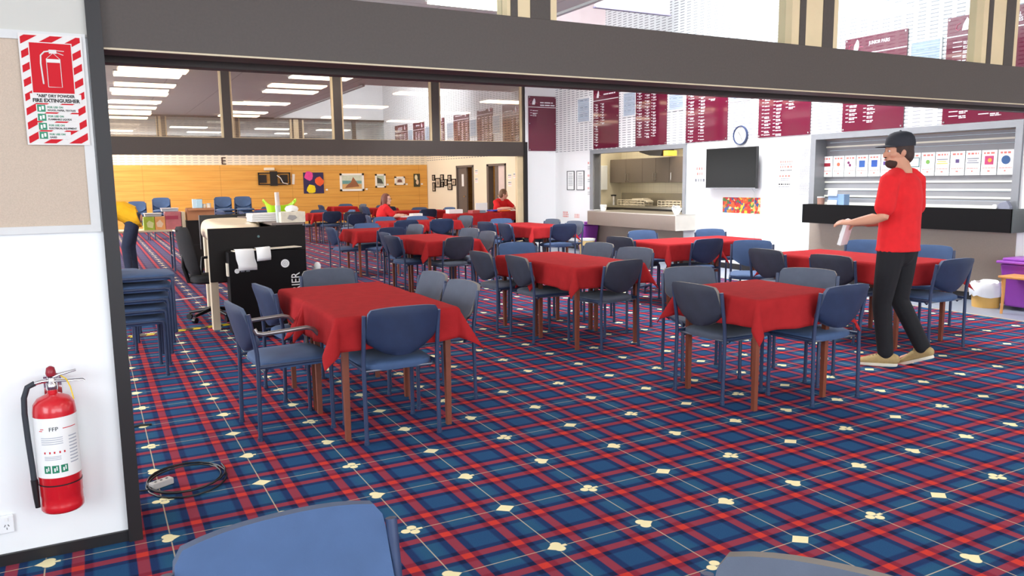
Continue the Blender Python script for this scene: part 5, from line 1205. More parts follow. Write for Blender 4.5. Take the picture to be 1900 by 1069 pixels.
# ================================================================== BACK WALL PICTURES
YB = 23.96
def picture(x0, x1, z0, z1, art, frame, label, fw=0.05, name='framed_picture', loc=None, rz=0.0, grp=None, shapes=None):
    t = thing(name, label, 'picture', loc or ((x0+x1)/2, YB, z0), rz, grp); w_ = abs(x1-x0); h_ = z1-z0
    MB().bb((-w_/2+fw*0.9, -0.025, fw*0.9), (w_/2-fw*0.9, -0.005, h_-fw*0.9)).build('canvas', art, t)
    if shapes:
        for i, (P, c_) in enumerate(shapes): MB().prism([(x*w_, -0.025-0.001*i, z*h_) for x, z in P], (0, -0.002, 0)).build('painted_shape', c_, t)
    if frame:
        f = MB()
        for s_ in (-1, 1): f.bb((s_*w_/2-s_*fw, -0.04, 0), (s_*w_/2, 0, h_))
        f.bb((-w_/2, -0.04, 0), (w_/2, 0, fw)); f.bb((-w_/2, -0.04, h_-fw), (w_/2, 0, h_)); f.build('frame', frame, t)
def blob(cx, cz, r, k=9, seed=0):
    rnd = random.Random(seed); return [(cx+r*(0.85+0.3*rnd.random())*math.cos(2*math.pi*i/k), cz+r*(0.85+0.3*rnd.random())*math.sin(2*math.pi*i/k)*1.0) for i in range(k)]
P_ = lambda n, c_: mat(n, c_, 0.6, noise=(6, 0.15))
picture(5.19, 5.93, 1.10, 1.86, P_('deep_blue_ground', (44, 36, 84)), None, 'dark painting of pink, orange and yellow blooms on the timber wall', 0.01, 'painting',
        shapes=[(blob(-0.22, 0.83, 0.22, 9, 1), P_('pink_bloom', (226, 70, 150))), (blob(0.27, 0.58, 0.21, 9, 2), P_('orange_bloom', (246, 96, 50))), (blob(-0.12, 0.22, 0.22, 9, 3), P_('yellow_bloom', (250, 214, 20)))])
picture(6.52, 7.42, 1.17, 1.81, P_('pale_sky', (206, 216, 200)), M_PAPER, 'white framed seaside painting, largest of the framed row', 0.07,
        shapes=[([(-0.40, 0.12), (0.40, 0.12), (0.40, 0.38), (-0.40, 0.55)], P_('sand', (214, 170, 110))), ([(-0.40, 0.40), (0.40, 0.42), (0.40, 0.58), (-0.40, 0.60)], P_('sea', (110, 160, 160))), ([(-0.30, 0.18), (0.30, 0.25), (0.20, 0.50), (0.05, 0.80), (-0.05, 0.5), (-0.2, 0.35)], P_('rocks', (150, 96, 66)))])
picture(7.86, 8.26, 1.28, 1.78, P_('pale_green_sea', (180, 196, 176)), M_PAPER, 'white framed upright coastal picture, second of the framed row', 0.06,
        shapes=[([(-0.32, 0.30), (0.30, 0.25), (0.1, 0.62), (-0.32, 0.75)], P_('dark_headland', (70, 76, 70))), ([(-0.32, 0.13), (0.32, 0.13), (0.32, 0.28), (-0.32, 0.32)], P_('surf', (196, 200, 190)))])
picture(8.62, 9.02, 1.37, 1.68, P_('off_white_mount', (236, 226, 212)), M_PAPER, 'small white framed picture, third of the framed row', 0.05,
        shapes=[([(-0.25, 0.3), (0.25, 0.3), (0.2, 0.62), (0.0, 0.7), (-0.22, 0.6)], P_('brown_cottage', (130, 90, 80)))])
picture(9.38, 9.65, 1.28, 1.79, P_('dark_green_ground', (64, 62, 42)), None, 'narrow dark painting of pale flowers by the wall corner', 0.01, 'painting',
        shapes=[(blob(-0.1, 0.7, 0.22, 8, 4), P_('cream_bloom', (236, 224, 190))), (blob(0.05, 0.35, 0.2, 8, 5), P_('blush_bloom', (230, 200, 170)))])
picture(-1.40, -0.92, 1.41, 1.89, P_('blue_sky', (150, 190, 220)), None, 'small landscape picture beside the black jamb post', 0.01, 'painting', shapes=[([(-0.5, 0.0), (0.5, 0.0), (0.5, 0.35), (-0.5, 0.3)], P_('pale_field', (214, 206, 150)))])
for i, x in enumerate((6.03, 7.52, 8.34, 9.10, 9.72)):
    t = thing('price_card', 'small white card on the timber wall ' + ('right of the bloom painting', 'right of the seaside painting', 'right of the upright coastal picture', 'right of the cottage picture', 'right of the narrow flower painting')[i], 'card', (x, YB, 1.20 if i in (0, 1) else 1.36)); MB().bb((-0.04, -0.006, 0), (0.04, 0, 0.06)).build('card', M_PAPER, t)
t = thing('wall_card', 'tall white card beside the black wall bracket', 'card', (4.85, YB, 1.44)); MB().box((0, -0.006, 0.18), (0.09, 0.008, 0.36), ry=0.08).build('card', M_PAPER, t)
t = thing('wall_bracket', 'black unused screen bracket on the timber wall', 'bracket', (4.18, YB, 1.42))
m = MB()
for z in (0.03, 0.42): m.bb((-0.55, -0.09, z-0.02), (0.55, -0.05, z+0.02))
for x in (-0.53, 0.53): m.bb((x-0.02, -0.09, 0.03), (x+0.02, -0.05, 0.42))
m.build('frame', M_BLACK, t)
MB().bb((-0.14, -0.12, -0.02), (0.10, 0.0, 0.48)).build('arm_mount', M_BLACK, t)
for s_ in (-1, 1): MB().bb((s_*0.36-0.16, -0.07, 0.08), (s_*0.36+0.10, -0.04, 0.36)).build('plate', M_BLACK, t)
MB().tube([(0.08, -0.13, 0.34), (0.2, -0.13, 0.25), (0.28, -0.13, 0.08), (0.45, -0.12, 0.03)], 0.015, 6).build('cable', M_PAPER, t, 60)
t = thing('wall_sensor', 'pale device above the black wall bracket', 'device', (4.05, YB, 1.93)); MB().bb((-0.2, -0.08, 0), (0.16, 0, 0.10)).build('body', M_BONE, t, bevel=0.02)
t = thing('wall_letter', 'dark letter E on the cream band above the timber wall', 'letter', (2.45, 24.0, 2.14))
MB().text('E', 0.36, (0, -0.02, 0), (1, 0, 0), (0, 0, 1), ext=0.008).build('letter', mat('dark_brown_letter', (66, 38, 34), 0.5), t)
col = [(23.428, 23.187, 1.511, 1.73), (23.412, 23.172, 1.107, 1.451), (23.112, 22.663, 1.258, 1.608), (22.646, 22.364, 1.511, 1.733), (22.596, 22.378, 1.266, 1.474), (22.295, 22.02, 1.318, 1.562), (21.965, 21.682, 1.477, 1.712), (21.983, 21.618, 1.167, 1.407), (21.627, 21.26, 1.325, 1.57)]
wh = ['upper one at far left', 'lower one at far left', 'large one, second column', 'upper one, third column', 'lower one, third column', 'single one, fourth column', 'upper one, fifth column', 'lower one, fifth column', 'single one nearest the doorway']
for i, (y0, y1, z0, z1) in enumerate(col):
    picture(y1, y0, z0, z1, mat('sepia_photo', (206, 190, 168), 0.5, noise=(5, 0.3)), M_LAM, 'dark framed photo in the collage, ' + wh[i], 0.035, 'framed_photo', (XR, (y0+y1)/2, z0), RW, 'collage of framed photos', [([(-0.14, 0.3), (0.14, 0.3), (0.12, 0.65), (-0.12, 0.65)], mat('grey_photo_figure', (110, 100, 94), 0.6))])
for i, (y, z) in enumerate(((19.62, 1.70), (19.62, 1.42), (17.24, 1.52), (17.24, 1.30), (16.9, 1.55))):
    paper('notice', 'small notice between the far doorways, number %d' % (i+1), 'notice', (XR, y, z), RW, 0.22, 0.16, [(0.75, 0.2, 0.1, 0.9, 3), (0.4, 0.1, 0.1, 0.9, 1)], 'notices by the far doors', seed=80+i)
t = thing('corridor_lamp_table', 'dark sideboard with a lampshade seen through the first doorway', 'sideboard', (XR+1.25, 21.6, 0)); MB().bb((-0.2, -0.5, 0), (0.3, 0.5, 0.55)).build('body', M_LAM, t); MB().lathe([(0.16, 0.62), (0.10, 0.9)], 20).build('shade', M_BONE, t, 50); MB().cyl((0, 0, 0.55), (0, 0, 0.65), 0.03).build('stem', M_LAM, t, 50)

# ================================================================== SERVING TABLES NEAR THE FAR BEAM
def long_cloth(x, y, w_, d_, ztop, drop, label, seed):
    rnd = random.Random(seed); m = MB(); NX_, rows = 90, []
    per = []
    hw, hd = w_/2, d_/2
    for k in range(NX_):
        f = k/NX_*4; i = int(f); u = f-i
        per.append([(-hw+2*hw*u, -hd), (hw, -hd+2*hd*u), (hw-2*hw*u, hd), (-hw, hd-2*hd*u)][i])
    for z, o_ in ((0, 0), (0.0, 0.004), (-0.012, 0.014), (-0.06, 0.02), (-drop*0.5, 0.03), (-drop, 0.045)):
        r = []
        for k, (px, py) in enumerate(per):
            L_ = math.hypot(px/hw, py/hd); wv = (0.012*math.sin(k*1.1+seed)+0.008*math.sin(k*2.3))*(1 if o_ > 0.02 else 0)
            r.append((px*(1+(o_+wv)/hw), py*(1+(o_+wv)/hd), ztop+z))
        rows.append(r)
    m.rings(rows, cap=False); m.f.append(tuple(range(NX_))); m.mi.append(0)
    o = m.build('tablecloth', M_CLOTH, None, 80); o.location = (x, y, 0); tag(o, label, 'tablecloth', 'red tablecloths')
def serving(x, y, w_, d_, z, label, clabel, drop, seed):
    t = thing('trestle_table', label, 'table', (x, y, 0)); MB().bb((-w_/2, -d_/2, z-0.035), (w_/2, d_/2, z-0.008)).build('tabletop', M_WOODTOP, t)
    for sx in (-1, 1):
        for sy in (-1, 1): MB().tube([(sx*(w_/2-0.12), sy*(d_/2-0.08), 0), (sx*(w_/2-0.12), sy*(d_/2-0.08), z-0.035)], 0.018, 8).build('leg', M_TUBE, t, 50)
    long_cloth(x, y, w_, d_, z, drop, clabel, seed)
serving(6.10, 11.85, 1.10, 0.70, 0.755, 'trestle table under red cloth left of the seated woman in the doorway view', 'red cloth on the left serving table below the doorways', 0.25, 1)
serving(7.32, 12.05, 1.15, 0.70, 0.775, 'trestle table under red cloth in front of the short-haired woman', 'red cloth on the right serving table at the short-haired woman', 0.2, 2)
def small(name, label, cat, x, y, z, dims, m_, rz=0.0):
    t = thing(name, label, cat, (x, y, z), rz); MB().bb((-dims[0]/2, -dims[1]/2, 0), (dims[0]/2, dims[1]/2, dims[2])).build(name + '_body', m_, t, bevel=0.004); return t
small('box', 'white box at the left end of the serving tables', 'box', 5.72, 12.0, 0.755, (0.34, 0.2, 0.09), M_PAPER)
small('book', 'red and white book stack on the left serving table', 'book', 6.08, 11.72, 0.755, (0.22, 0.16, 0.07), mat('dull_red_cover', (176, 70, 70), 0.5), 0.3)
small('book', 'grey blue booklet pile on the left serving table', 'book', 6.30, 11.80, 0.755, (0.18, 0.16, 0.06), mat('grey_blue_cover', (120, 136, 150), 0.5), -0.2)
small('sign', 'white standing notice on the left serving table', 'sign', 6.42, 12.02, 0.755, (0.30, 0.02, 0.22), M_PAPER)
small('folder', 'bright blue folder on the serving table before the short-haired woman', 'folder', 6.72, 11.95, 0.78, (0.30, 0.20, 0.03), mat('bright_blue', (40, 70, 200), 0.4), 0.3)
small('folder', 'orange folder at the front of the right serving table', 'folder', 6.86, 11.74, 0.778, (0.30, 0.10, 0.03), mat('bright_orange', (236, 110, 40), 0.4), 0.05)
small('paper_pile', 'white papers spread on the right serving table', 'paper', 7.15, 11.90, 0.778, (0.40, 0.26, 0.015), M_PAPER, 0.2)
small('bag', 'small purple bag beside the short-haired woman\'s hands', 'bag', 7.46, 12.0, 0.778, (0.16, 0.12, 0.11), M_PURPLE, 0.4)
small('speaker', 'small black box at the right end of the serving tables', 'box', 7.80, 12.1, 0.778, (0.14, 0.14, 0.16), M_BLACK)
small('paper_pile', 'open white papers before the woman in glasses', 'paper', 4.42, 11.60, 0.729, (0.40, 0.30, 0.02), M_PAPER, 0.3)
small('box', 'low white box on the table of the woman in glasses', 'box', 4.72, 11.82, 0.729, (0.24, 0.18, 0.06), M_PAPER, 0.1)

# ================================================================== PEOPLE
def limb(m, path, rad, side=(1, 0, 0), n=18, mi=0, ends=(1, 1)):
    P = [Vector(p) for p in path]; side = Vector(side); out = []
    for i, p in enumerate(P):
        t = (P[min(i+1, len(P)-1)] - P[max(i-1, 0)]).normalized()
        u = side - t*side.dot(t)
        u = u.normalized() if u.length > 1e-4 else t.orthogonal().normalized()
        w_ = t.cross(u); r = rad[i]; ru, rw = (r, r) if not isinstance(r, tuple) else r
        out.append([p + u*ru*math.cos(2*math.pi*k/n) + w_*rw*math.sin(2*math.pi*k/n) for k in range(n)])
    m.rings(out, mi)
    for p, r, e_ in ((P[0], rad[0], ends[0]), (P[-1], rad[-1], ends[1])):
        if not e_: continue
        ru = r if not isinstance(r, tuple) else min(r); m.ell(p, (ru, ru, ru), 12, 8, mi)
def skin_mesh(m, name, mats, voxel, smooth=4, f=0.5):
    me = m.mesh('tmp', mats); o = bpy.data.objects.new('tmp', me); COL.objects.link(o)
    r = o.modifiers.new('r', 'REMESH'); r.mode = 'VOXEL'; r.voxel_size = voxel; r.use_smooth_shade = True
    s = o.modifiers.new('s', 'SMOOTH'); s.factor = f; s.iterations = smooth
    bpy.context.view_layer.update(); dg = bpy.context.evaluated_depsgraph_get()
    out = bpy.data.meshes.new_from_object(o.evaluated_get(dg), depsgraph=dg); out.name = name
    bpy.data.objects.remove(o); bpy.data.meshes.remove(me)
    out.materials.clear()
    for q in (mats if isinstance(mats, (list, tuple)) else [mats]): out.materials.append(q)
    return out
def lerp(a, b, t): return Vector(a)*(1-t) + Vector(b)*t
def hand(m, wrist, d, up, side=1, curl=0.5, k=1.0):
    """palm, four bent fingers of unequal length and a thumb; d = direction of the hand, up = back of the hand"""
    w0 = Vector(wrist); d = Vector(d).normalized(); up = Vector(up); up = (up - d*up.dot(d)).normalized(); x = d.cross(up)*side
    limb(m, [w0, w0+d*0.03*k, w0+d*0.085*k], [(0.026*k, 0.019*k), (0.036*k, 0.016*k), (0.040*k, 0.013*k)], x, 12)
    for i, L_ in enumerate((0.070, 0.080, 0.074, 0.058)):
        base = w0 + d*0.083*k + x*(0.030-0.020*i)*k
        P = [base]; a = 0.15+curl*0.35; q = base
        for seg, fr in enumerate((0.45, 0.32, 0.23)):
            dd = d*math.cos(a) - up*math.sin(a); q = q + dd*L_*fr*k; P.append(q); a += curl*0.75
        limb(m, P, [0.0092*k, 0.0086*k, 0.0080*k, 0.0068*k], x, 8)
    th = w0 + d*0.025*k + x*0.032*k
    q1 = th + (d*0.6 + x*0.7 - up*0.25).normalized()*0.034*k; q2 = q1 + (d*0.9 + x*0.2 - up*0.35*curl).normalized()*0.028*k
    limb(m, [th, q1, q2], [0.0125*k, 0.0105*k, 0.0085*k], up, 8)
def person(name, label, loc, rz, J, tee, bottoms, hair, shoes=None, head_turn=0.0, head_tilt=0.0, cap=None, glasses=False, long_hair=False, beard=False, standing=True, curl=0.5, waist=1.0, holds=None, skin=M_SKIN):
    root_ = None
    P = {k: Vector(v) for k, v in J.items()}
    sp = (P['neck']-P['pelvis']); across = (P['rs']-P['ls']).normalized(); hips = (P['rh']-P['lh']).normalized()
    b = MB()
    tor = [P['pelvis']-sp.normalized()*0.04, P['pelvis'], lerp(P['pelvis'], P['neck'], 0.33), lerp(P['pelvis'], P['neck'], 0.66), lerp(P['pelvis'], P['neck'], 0.86), P['neck']]
    if 'belly' in P:
        tor[2] = tor[2] + P['belly']; tor[3] = tor[3] + P['belly']*0.9
    R_ = [(0.15, 0.10), (0.165, 0.112), (0.145, 0.105), (0.165, 0.112), (0.16, 0.09), (0.062, 0.060)]
    limb(b, tor, [(a*0.95, c_*0.95) for a, c_ in R_], across)
    H = P['head']; M_ = Matrix.Translation(H) @ Matrix.Rotation(head_turn, 4, 'Z') @ Matrix.Rotation(head_tilt, 4, 'X')
    limb(b, [P['neck'], lerp(P['neck'], H, 0.4), H - Vector((0, 0, 0.03))], [0.062, 0.055, 0.056], across, 14)
    b.M = M_
    b.ell((0, 0, 0.02), (0.074, 0.095, 0.108), 20, 14); b.ell((0, 0.035, -0.052), (0.055, 0.055, 0.060), 16, 10); b.ell((0, 0.075, -0.085), (0.026, 0.022, 0.020), 12, 8)
    b.ell((0, 0.102, -0.012), (0.013, 0.020, 0.022), 10, 8); b.ell((0, 0.092, 0.012), (0.010, 0.012, 0.026), 10, 8); b.ell((0, 0.095, -0.050), (0.024, 0.009, 0.008), 10, 6)
    for s in (-1, 1):
        b.ell((s*0.074, -0.008, 0.0), (0.010, 0.019, 0.030), 10, 8); b.ell((s*0.045, 0.062, -0.015), (0.022, 0.022, 0.022), 10, 8); b.ell((s*0.03, 0.082, 0.034), (0.022, 0.010, 0.007), 10, 6)
    b.M = Matrix.Identity(4)
    for s, S, E_, W_ in ((-1, 'ls', 'le', 'lw'), (1, 'rs', 're', 'rw')):
        limb(b, [lerp(P['neck'], P[S], 0.6), P[S], lerp(P[S], P[E_], 0.4), P[E_], lerp(P[E_], P[W_], 0.3), lerp(P[E_], P[W_], 0.75), P[W_]], [0.052, 0.056, 0.050, 0.041, 0.044, 0.034, 0.027], across, 14)
        d = (P[W_]-P[E_]).normalized(); hd = P.get(W_+'_dir', d); up = P.get(W_+'_up', Vector((0, 0, 1)))
        hand(b, P[W_], hd, up, side=s*-1, curl=curl)
    for s, h, k, a in ((-1, 'lh', 'lk', 'la'), (1, 'rh', 'rk', 'ra')):
        limb(b, [lerp(P['pelvis'], P[h], 0.5), P[h], lerp(P[h], P[k], 0.5), P[k], lerp(P[k], P[a], 0.3), P[a]], [0.09, 0.085, 0.070, 0.054, 0.054, 0.038], hips, 14)
        f = P.get(a+'_toe', P[a]+Vector((0, 0.16, -0.05)))
        limb(b, [P[a], lerp(P[a], f, 0.5)+Vector((0, 0, -0.01)), f], [(0.034, 0.034), (0.036, 0.026), (0.036, 0.018)], hips, 12)
    body = skin_mesh(b, name, [skin], 0.0072, 3, 0.45)
    root_ = bpy.data.objects.new(name, body); COL.objects.link(root_); root_.location = loc; root_.rotation_euler = (0, 0, rz)
    tag(root_, label, 'person')
    def child(nm, me):
        o = bpy.data.objects.new(nm, me); COL.objects.link(o); o.parent = root_; return o
    # shirt
    m = MB(); hem = P.get('hem', P['pelvis']-sp.normalized()*0.07)
    st = [hem, lerp(hem, tor[1], 0.6)] + tor[2:5] + [lerp(P['neck'], tor[4], 0.15)]
    limb(m, st, [(0.205*waist, 0.150*waist), (0.196*waist, 0.142*waist), (0.180*waist, 0.138*waist), (0.192*(0.5+0.5*waist), 0.138*waist), (0.180, 0.110*waist), (0.085, 0.075)], across, ends=(0, 0))
    for S, E_ in (('ls', 'le'), ('rs', 're')):
        limb(m, [lerp(P['neck'], P[S], 0.55), P[S], lerp(P[S], P[E_], 0.40), lerp(P[S], P[E_], 0.72)], [0.070, 0.074, 0.073, 0.076], across, 14)
    child('tee_shirt', skin_mesh(m, 'tee_shirt', [tee], 0.011, 5))
    # trousers
    m = MB()
    limb(m, [lerp(P['pelvis'], P['neck'], 0.12), P['pelvis'], lerp(P['pelvis'], (P['lh']+P['rh'])/2, 1.0)], [(0.178, 0.128), (0.182, 0.134), (0.170, 0.130)], across)
    for h, k, a in (('lh', 'lk', 'la'), ('rh', 'rk', 'ra')):
        limb(m, [lerp(P['pelvis'], P[h], 0.6), P[h], lerp(P[h], P[k], 0.5), P[k], lerp(P[k], P[a], 0.5), lerp(P[k], P[a], 0.96)], [0.105, 0.103, 0.088, 0.072, 0.066, 0.060], hips, 14)
    child('trousers', skin_mesh(m, 'trousers', [bottoms], 0.011, 5))
    # shoes
    if shoes:
        for a in ('la', 'ra'):
            f = P[a+'_toe']; d = (f-P[a]); d.normalize(); d2 = Vector((d.x, d.y, 0)).normalized()
            pit = P.get(a+'_pitch', Vector((0, 0, 0)))[0]
            base = Vector((P[a].x, P[a].y, P[a].z-0.085))
            sd = Vector((0, 0, 1)).cross(d2)
            fw = d2*math.cos(pit) - Vector((0, 0, 1))*math.sin(pit); up = Vector((0, 0, 1))*math.cos(pit) + d2*math.sin(pit)
            o0 = base
            u = MB(); limb(u, [o0-fw*0.065+up*0.055, o0-fw*0.02+up*0.060, o0+fw*0.06+up*0.052, o0+fw*0.13+up*0.038, o0+fw*0.185+up*0.030], [(0.040, 0.042), (0.043, 0.050), (0.046, 0.040), (0.050, 0.028), (0.040, 0.020)], sd, 16)
            limb(u, [o0+up*0.05, o0+up*0.10-fw*0.005], [(0.042, 0.046), (0.043, 0.048)], sd, 14)
            so = child('shoe', skin_mesh(u, 'shoe', [shoes], 0.006, 3))
            q = MB(); rr = []
            for hgt, ex in ((0.0, 0.0), (0.006, 0.004), (0.022, 0.004), (0.024, -0.004)):
                r = []
                for k in range(28):
                    an = 2*math.pi*k/28; c_, s_ = math.cos(an), math.sin(an)
                    lx = 0.06+ (0.145+ex)*c_; wy = (0.044+ex+0.008*c_*(c_ > 0))*math.copysign(abs(s_)**0.8, s_)
                    r.append(o0+fw*lx+sd*wy+up*hgt)
                rr.append(r)
            q.rings(rr); q.build('sole', mat('off_white_rubber', (232, 226, 208), 0.6), so, 50)
            l = MB()
            for i in range(4):
                c_ = o0+fw*(0.045+0.022*i)+up*(0.096-0.0095*i); l.tube([c_-sd*0.022, c_+up*0.004, c_+sd*0.022], 0.0035, 6)
            l.build('laces', mat('olive_lace', (96, 90, 60), 0.8), so, 50)
    # hair
    if hair:
        m = MB(); m.M = M_
        m.ell((0, -0.012, 0.034), (0.083, 0.100, 0.106), 20, 12); m.ell((0, -0.05, -0.02), (0.072, 0.062, 0.075), 16, 10)
        if long_hair:
            for s in (-1, 1):
                limb(m, [(s*0.055, 0.02, 0.09), (s*0.082, 0.01, 0.0), (s*0.085, -0.005, -0.10), (s*0.088, 0.0, -0.20), (s*0.07, 0.01, -0.25)], [(0.03, 0.045), (0.026, 0.055), (0.026, 0.055), (0.024, 0.045), (0.012, 0.02)], (1, 0, 0), 12)
            limb(m, [(0, -0.07, 0.05), (0, -0.09, -0.08), (0, -0.085, -0.22)], [(0.06, 0.04), (0.085, 0.035), (0.08, 0.02)], (1, 0, 0), 14)
        hm = skin_mesh(m, 'hair', [hair], 0.009, 3)
        # keep the face clear
        bm = bmesh.new(); bm.from_mesh(hm); inv = M_.inverted(); kill = []
        for v in bm.verts:
            q = inv @ v.co
            if q.y > 0.045 and q.z < 0.075 and abs(q.x) < 0.062: kill.append(v)
        bmesh.ops.delete(bm, geom=kill, context='VERTS'); bm.to_mesh(hm); bm.free()
        child('hair', hm)
    # eyes, mouth
    M_EYE = mat('eye_white', (232, 228, 222), 0.3); M_IRIS = mat('dark_iris', (60, 44, 34), 0.3)
    for s in (-1, 1):
        e = MB(); e.M = M_; e.ell((s*0.030, 0.083, 0.014), (0.013, 0.009, 0.008), 12, 8, 0); e.ell((s*0.030, 0.090, 0.014), (0.006, 0.004, 0.0065), 10, 6, 1); e.build('eye', [M_EYE, M_IRIS], root_, 60)
    e = MB(); e.M = M_; e.ell((0, 0.102, -0.050), (0.022, 0.005, 0.006), 12, 6); e.build('mouth', mat('lip', (170, 84, 80), 0.5), root_, 60)
    if beard:
        m = MB(); m.M = M_; m.ell((0, 0.045, -0.078), (0.056, 0.056, 0.044), 16, 10); m.ell((0, 0.100, -0.034), (0.026, 0.010, 0.007), 10, 6)
        child('beard', skin_mesh(m, 'beard', [mat('dark_brown_beard', (62, 44, 38), 0.9)], 0.007, 2))
    if glasses:
        g = MB(); g.M = M_
        for s in (-1, 1):
            g.tube([(s*0.032+0.021*math.cos(a), 0.108, 0.014+0.016*math.sin(a)) for a in [2*math.pi*k/14 for k in range(15)]], 0.002, 6); g.tube([(s*0.053, 0.106, 0.018), (s*0.078, 0.06, 0.018), (s*0.080, 0.0, 0.012)], 0.0018, 6)
        g.tube([(-0.011, 0.108, 0.016), (0.011, 0.108, 0.016)], 0.002, 6); g.build('glasses', M_INK, root_, 60)
    if cap:
        m = MB(); m.M = M_
        m.rings([[(q*0.088*math.cos(a), -0.012+q*0.108*math.sin(a), z) for a in [2*math.pi*k/28 for k in range(28)]] for q, z in ((1.0, 0.045), (1.02, 0.075), (0.93, 0.115), (0.72, 0.143), (0.4, 0.157), (0.08, 0.161))])
        cp_ = m.build('cap', cap, root_, 60)
        q = MB(); q.M = M_; vs = []
        for i in range(5):
            for j in range(11):
                a = math.pi*(0.12+0.76*j/10); r = 1.0+0.80*i/4*math.sin(a)**0.6
                vs.append((0.086*math.cos(a)*(1.0+0.06*i/4), -0.012+0.104*math.sin(a)*r, 0.050-0.012*(i/4)+0.012*math.sin(a)))
        q.add(vs, [(i*11+j, i*11+j+1, (i+1)*11+j+1, (i+1)*11+j) for i in range(4) for j in range(10)]); br = q.build('peak', cap, cp_, 60)
        so = br.modifiers.new('solid', 'SOLIDIFY'); so.thickness = 0.004
        MB().ell(M_ @ Vector((0, -0.012, 0.163)), (0.008, 0.008, 0.005), 10, 6).build('button', cap, cp_, 60)
    return root_

M_HAIRB = mat('dark_brown_hair', (58, 40, 34), 0.7, noise=(40, 0.2)); M_HAIRR = mat('auburn_hair', (112, 58, 42), 0.6, noise=(40, 0.2)); M_HAIRL = mat('light_brown_hair', (128, 98, 76), 0.7, noise=(40, 0.2))
# the standing man: walks away to the left, left forearm forward
man = person('person', 'person in red tee shirt, black jeans and dark cap standing between the right tables', (3.95, -0.40, 0), math.radians(8),
    dict(pelvis=(0, 0, 0.96), neck=(0, -0.01, 1.51), head=(0, 0.035, 1.655), ls=(-0.195, -0.01, 1.44), rs=(0.195, -0.01, 1.44),
         le=(-0.265, -0.01, 1.17), lw=(-0.33, 0.19, 1.125), lw_dir=(-0.25, 0.9, 0.02), lw_up=(-0.4, 0, 0.9),
         re=(0.235, 0.0, 1.16), rw=(0.0, 0.26, 1.10), rw_dir=(-0.75, 0.65, -0.05), rw_up=(0.4, 0, 0.9),
         lh=(-0.10, 0, 0.90), lk=(-0.105, 0.05, 0.49), la=(-0.10, 0.0, 0.087), la_toe=(-0.19, 0.145, 0.03),
         rh=(0.10, 0, 0.90), rk=(0.105, 0.02, 0.50), ra=(0.09, -0.20, 0.135), ra_toe=(0.09, -0.03, 0.04), ra_pitch=(0.40, 0, 0), hem=(0, 0.0, 0.90)),
    M_TEE, M_BLKTROUSER, M_HAIRB, mat('khaki_canvas', (176, 152, 104), 0.9, noise=(60, 0.1)), head_turn=math.radians(50), head_tilt=-0.05, cap=mat('charcoal_cap', (44, 46, 54), 0.85, noise=(30, 0.1)), beard=True, waist=1.0)
t = thing('paper_pile', 'white papers held in the standing man\'s hands', 'paper', (3.775, -0.055, 1.03), math.radians(20))
MB().box((0, 0, 0), (0.16, 0.03, 0.20), rx=0.25).box((0.03, 0.02, 0.04), (0.14, 0.02, 0.14), rx=0.3, rz=0.2).build('sheets', M_PAPER, t, bevel=0.003)
def seated(seat=0.46):
    return dict(pelvis=(0, -0.02, seat+0.09), lh=(-0.09, 0.0, seat+0.075), rh=(0.09, 0.0, seat+0.075), lk=(-0.12, 0.40, seat+0.05), rk=(0.12, 0.40, seat+0.05),
                la=(-0.12, 0.36, 0.087), ra=(0.12, 0.36, 0.087), la_toe=(-0.12, 0.54, 0.03), ra_toe=(0.12, 0.54, 0.03))
J = seated(); J.update(neck=(0, 0.07, 0.985), head=(0, 0.11, 1.105), ls=(-0.17, 0.07, 0.93), rs=(0.17, 0.07, 0.93), le=(-0.22, 0.20, 0.72), re=(0.22, 0.22, 0.76), lw=(-0.10, 0.40, 0.775), rw=(0.10, 0.44, 0.775), lw_dir=(0.5, 0.8, -0.05), rw_dir=(-0.4, 0.85, -0.05))
person('person', 'person with long auburn hair, glasses and red tee shirt seated at a far table', (3.90, 11.72, 0), math.radians(-98), J, M_TEE, M_BLKTROUSER, M_HAIRR, M_BLACK, head_turn=math.radians(-38), glasses=True, long_hair=True, curl=0.3, skin=mat('fair_skin', (226, 178, 156), 0.6, noise=(8, 0.05)))
chair(3.60, 11.76, -8, 'blue chair under the seated woman in glasses', 'blue')
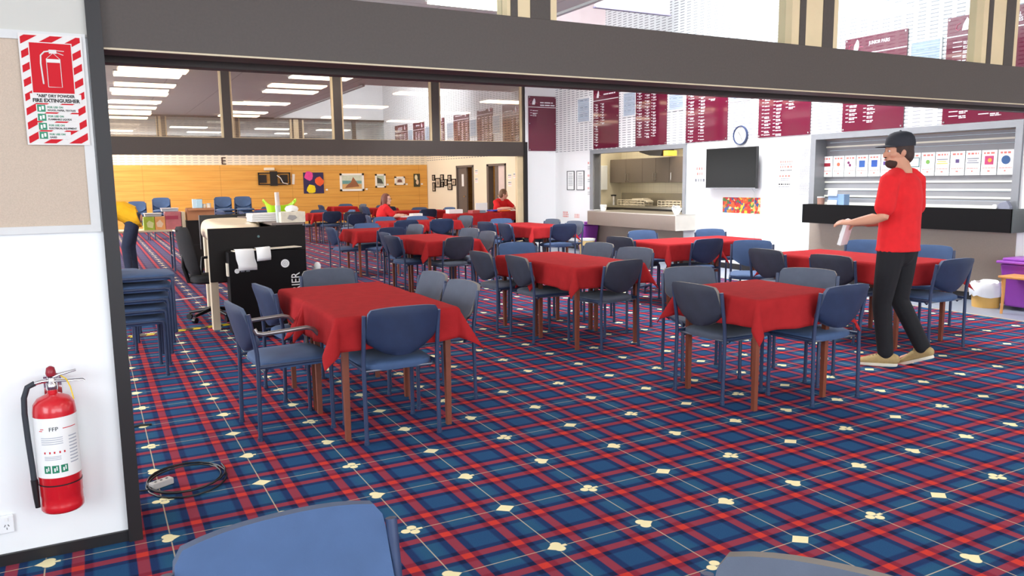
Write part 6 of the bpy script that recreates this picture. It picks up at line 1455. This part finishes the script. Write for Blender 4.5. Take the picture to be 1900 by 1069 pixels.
J = seated(); J.update(neck=(0, 0.10, 1.02), head=(0, 0.17, 1.145), ls=(-0.18, 0.09, 0.965), rs=(0.18, 0.09, 0.965), le=(-0.25, 0.26, 0.80), re=(0.25, 0.26, 0.80), lw=(-0.14, 0.48, 0.83), rw=(0.12, 0.50, 0.83), lw_dir=(0.5, 0.8, -0.1), rw_dir=(-0.4, 0.85, -0.1))
person('person', 'person with short light brown hair and red tee shirt seated behind the serving tables', (7.25, 12.75, 0), math.radians(195), J, M_TEE, M_BLKTROUSER, M_HAIRL, M_BLACK, head_turn=math.radians(60), head_tilt=-0.2, curl=0.4, skin=MATS['fair_skin'])
chair(7.33, 13.04, 285, 'blue chair under the short-haired person behind serving tables', 'blue')
# the man bending over in yellow
M_YEL = mat('golden_yellow_shirt', (244, 182, 20), 0.85, noise=(10, 0.08), bump=(12, 0.2)); M_DENIM = mat('dark_denim', (44, 52, 74), 0.9, noise=(24, 0.15), bump=(14, 0.25))
person('person', 'person in golden yellow shirt and dark jeans bending forward by the jamb post', (-1.05, 9.78, 0), math.radians(84),
    dict(pelvis=(0, -0.10, 0.95), neck=(0, 0.42, 0.98), head=(0, 0.55, 0.88), ls=(-0.19, 0.36, 0.96), rs=(0.19, 0.36, 0.96), belly=(0, 0, 0.11),
         le=(-0.20, 0.32, 0.68), lw=(-0.16, 0.40, 0.46), lw_dir=(0, 0.3, -1), lw_up=(-0.3, 1, 0), re=(0.20, 0.34, 0.68), rw=(0.15, 0.44, 0.47), rw_dir=(0, 0.3, -1), rw_up=(0.3, 1, 0),
         lh=(-0.10, -0.08, 0.89), rh=(0.10, -0.08, 0.89), lk=(-0.11, 0.04, 0.49), rk=(0.11, -0.02, 0.49), la=(-0.12, 0.02, 0.087), ra=(0.12, -0.05, 0.087), la_toe=(-0.12, 0.20, 0.03), ra_toe=(0.12, 0.13, 0.03), hem=(0, -0.17, 0.97)),
    M_YEL, M_DENIM, M_HAIRB, M_BLACK, head_tilt=-0.9, waist=1.18)
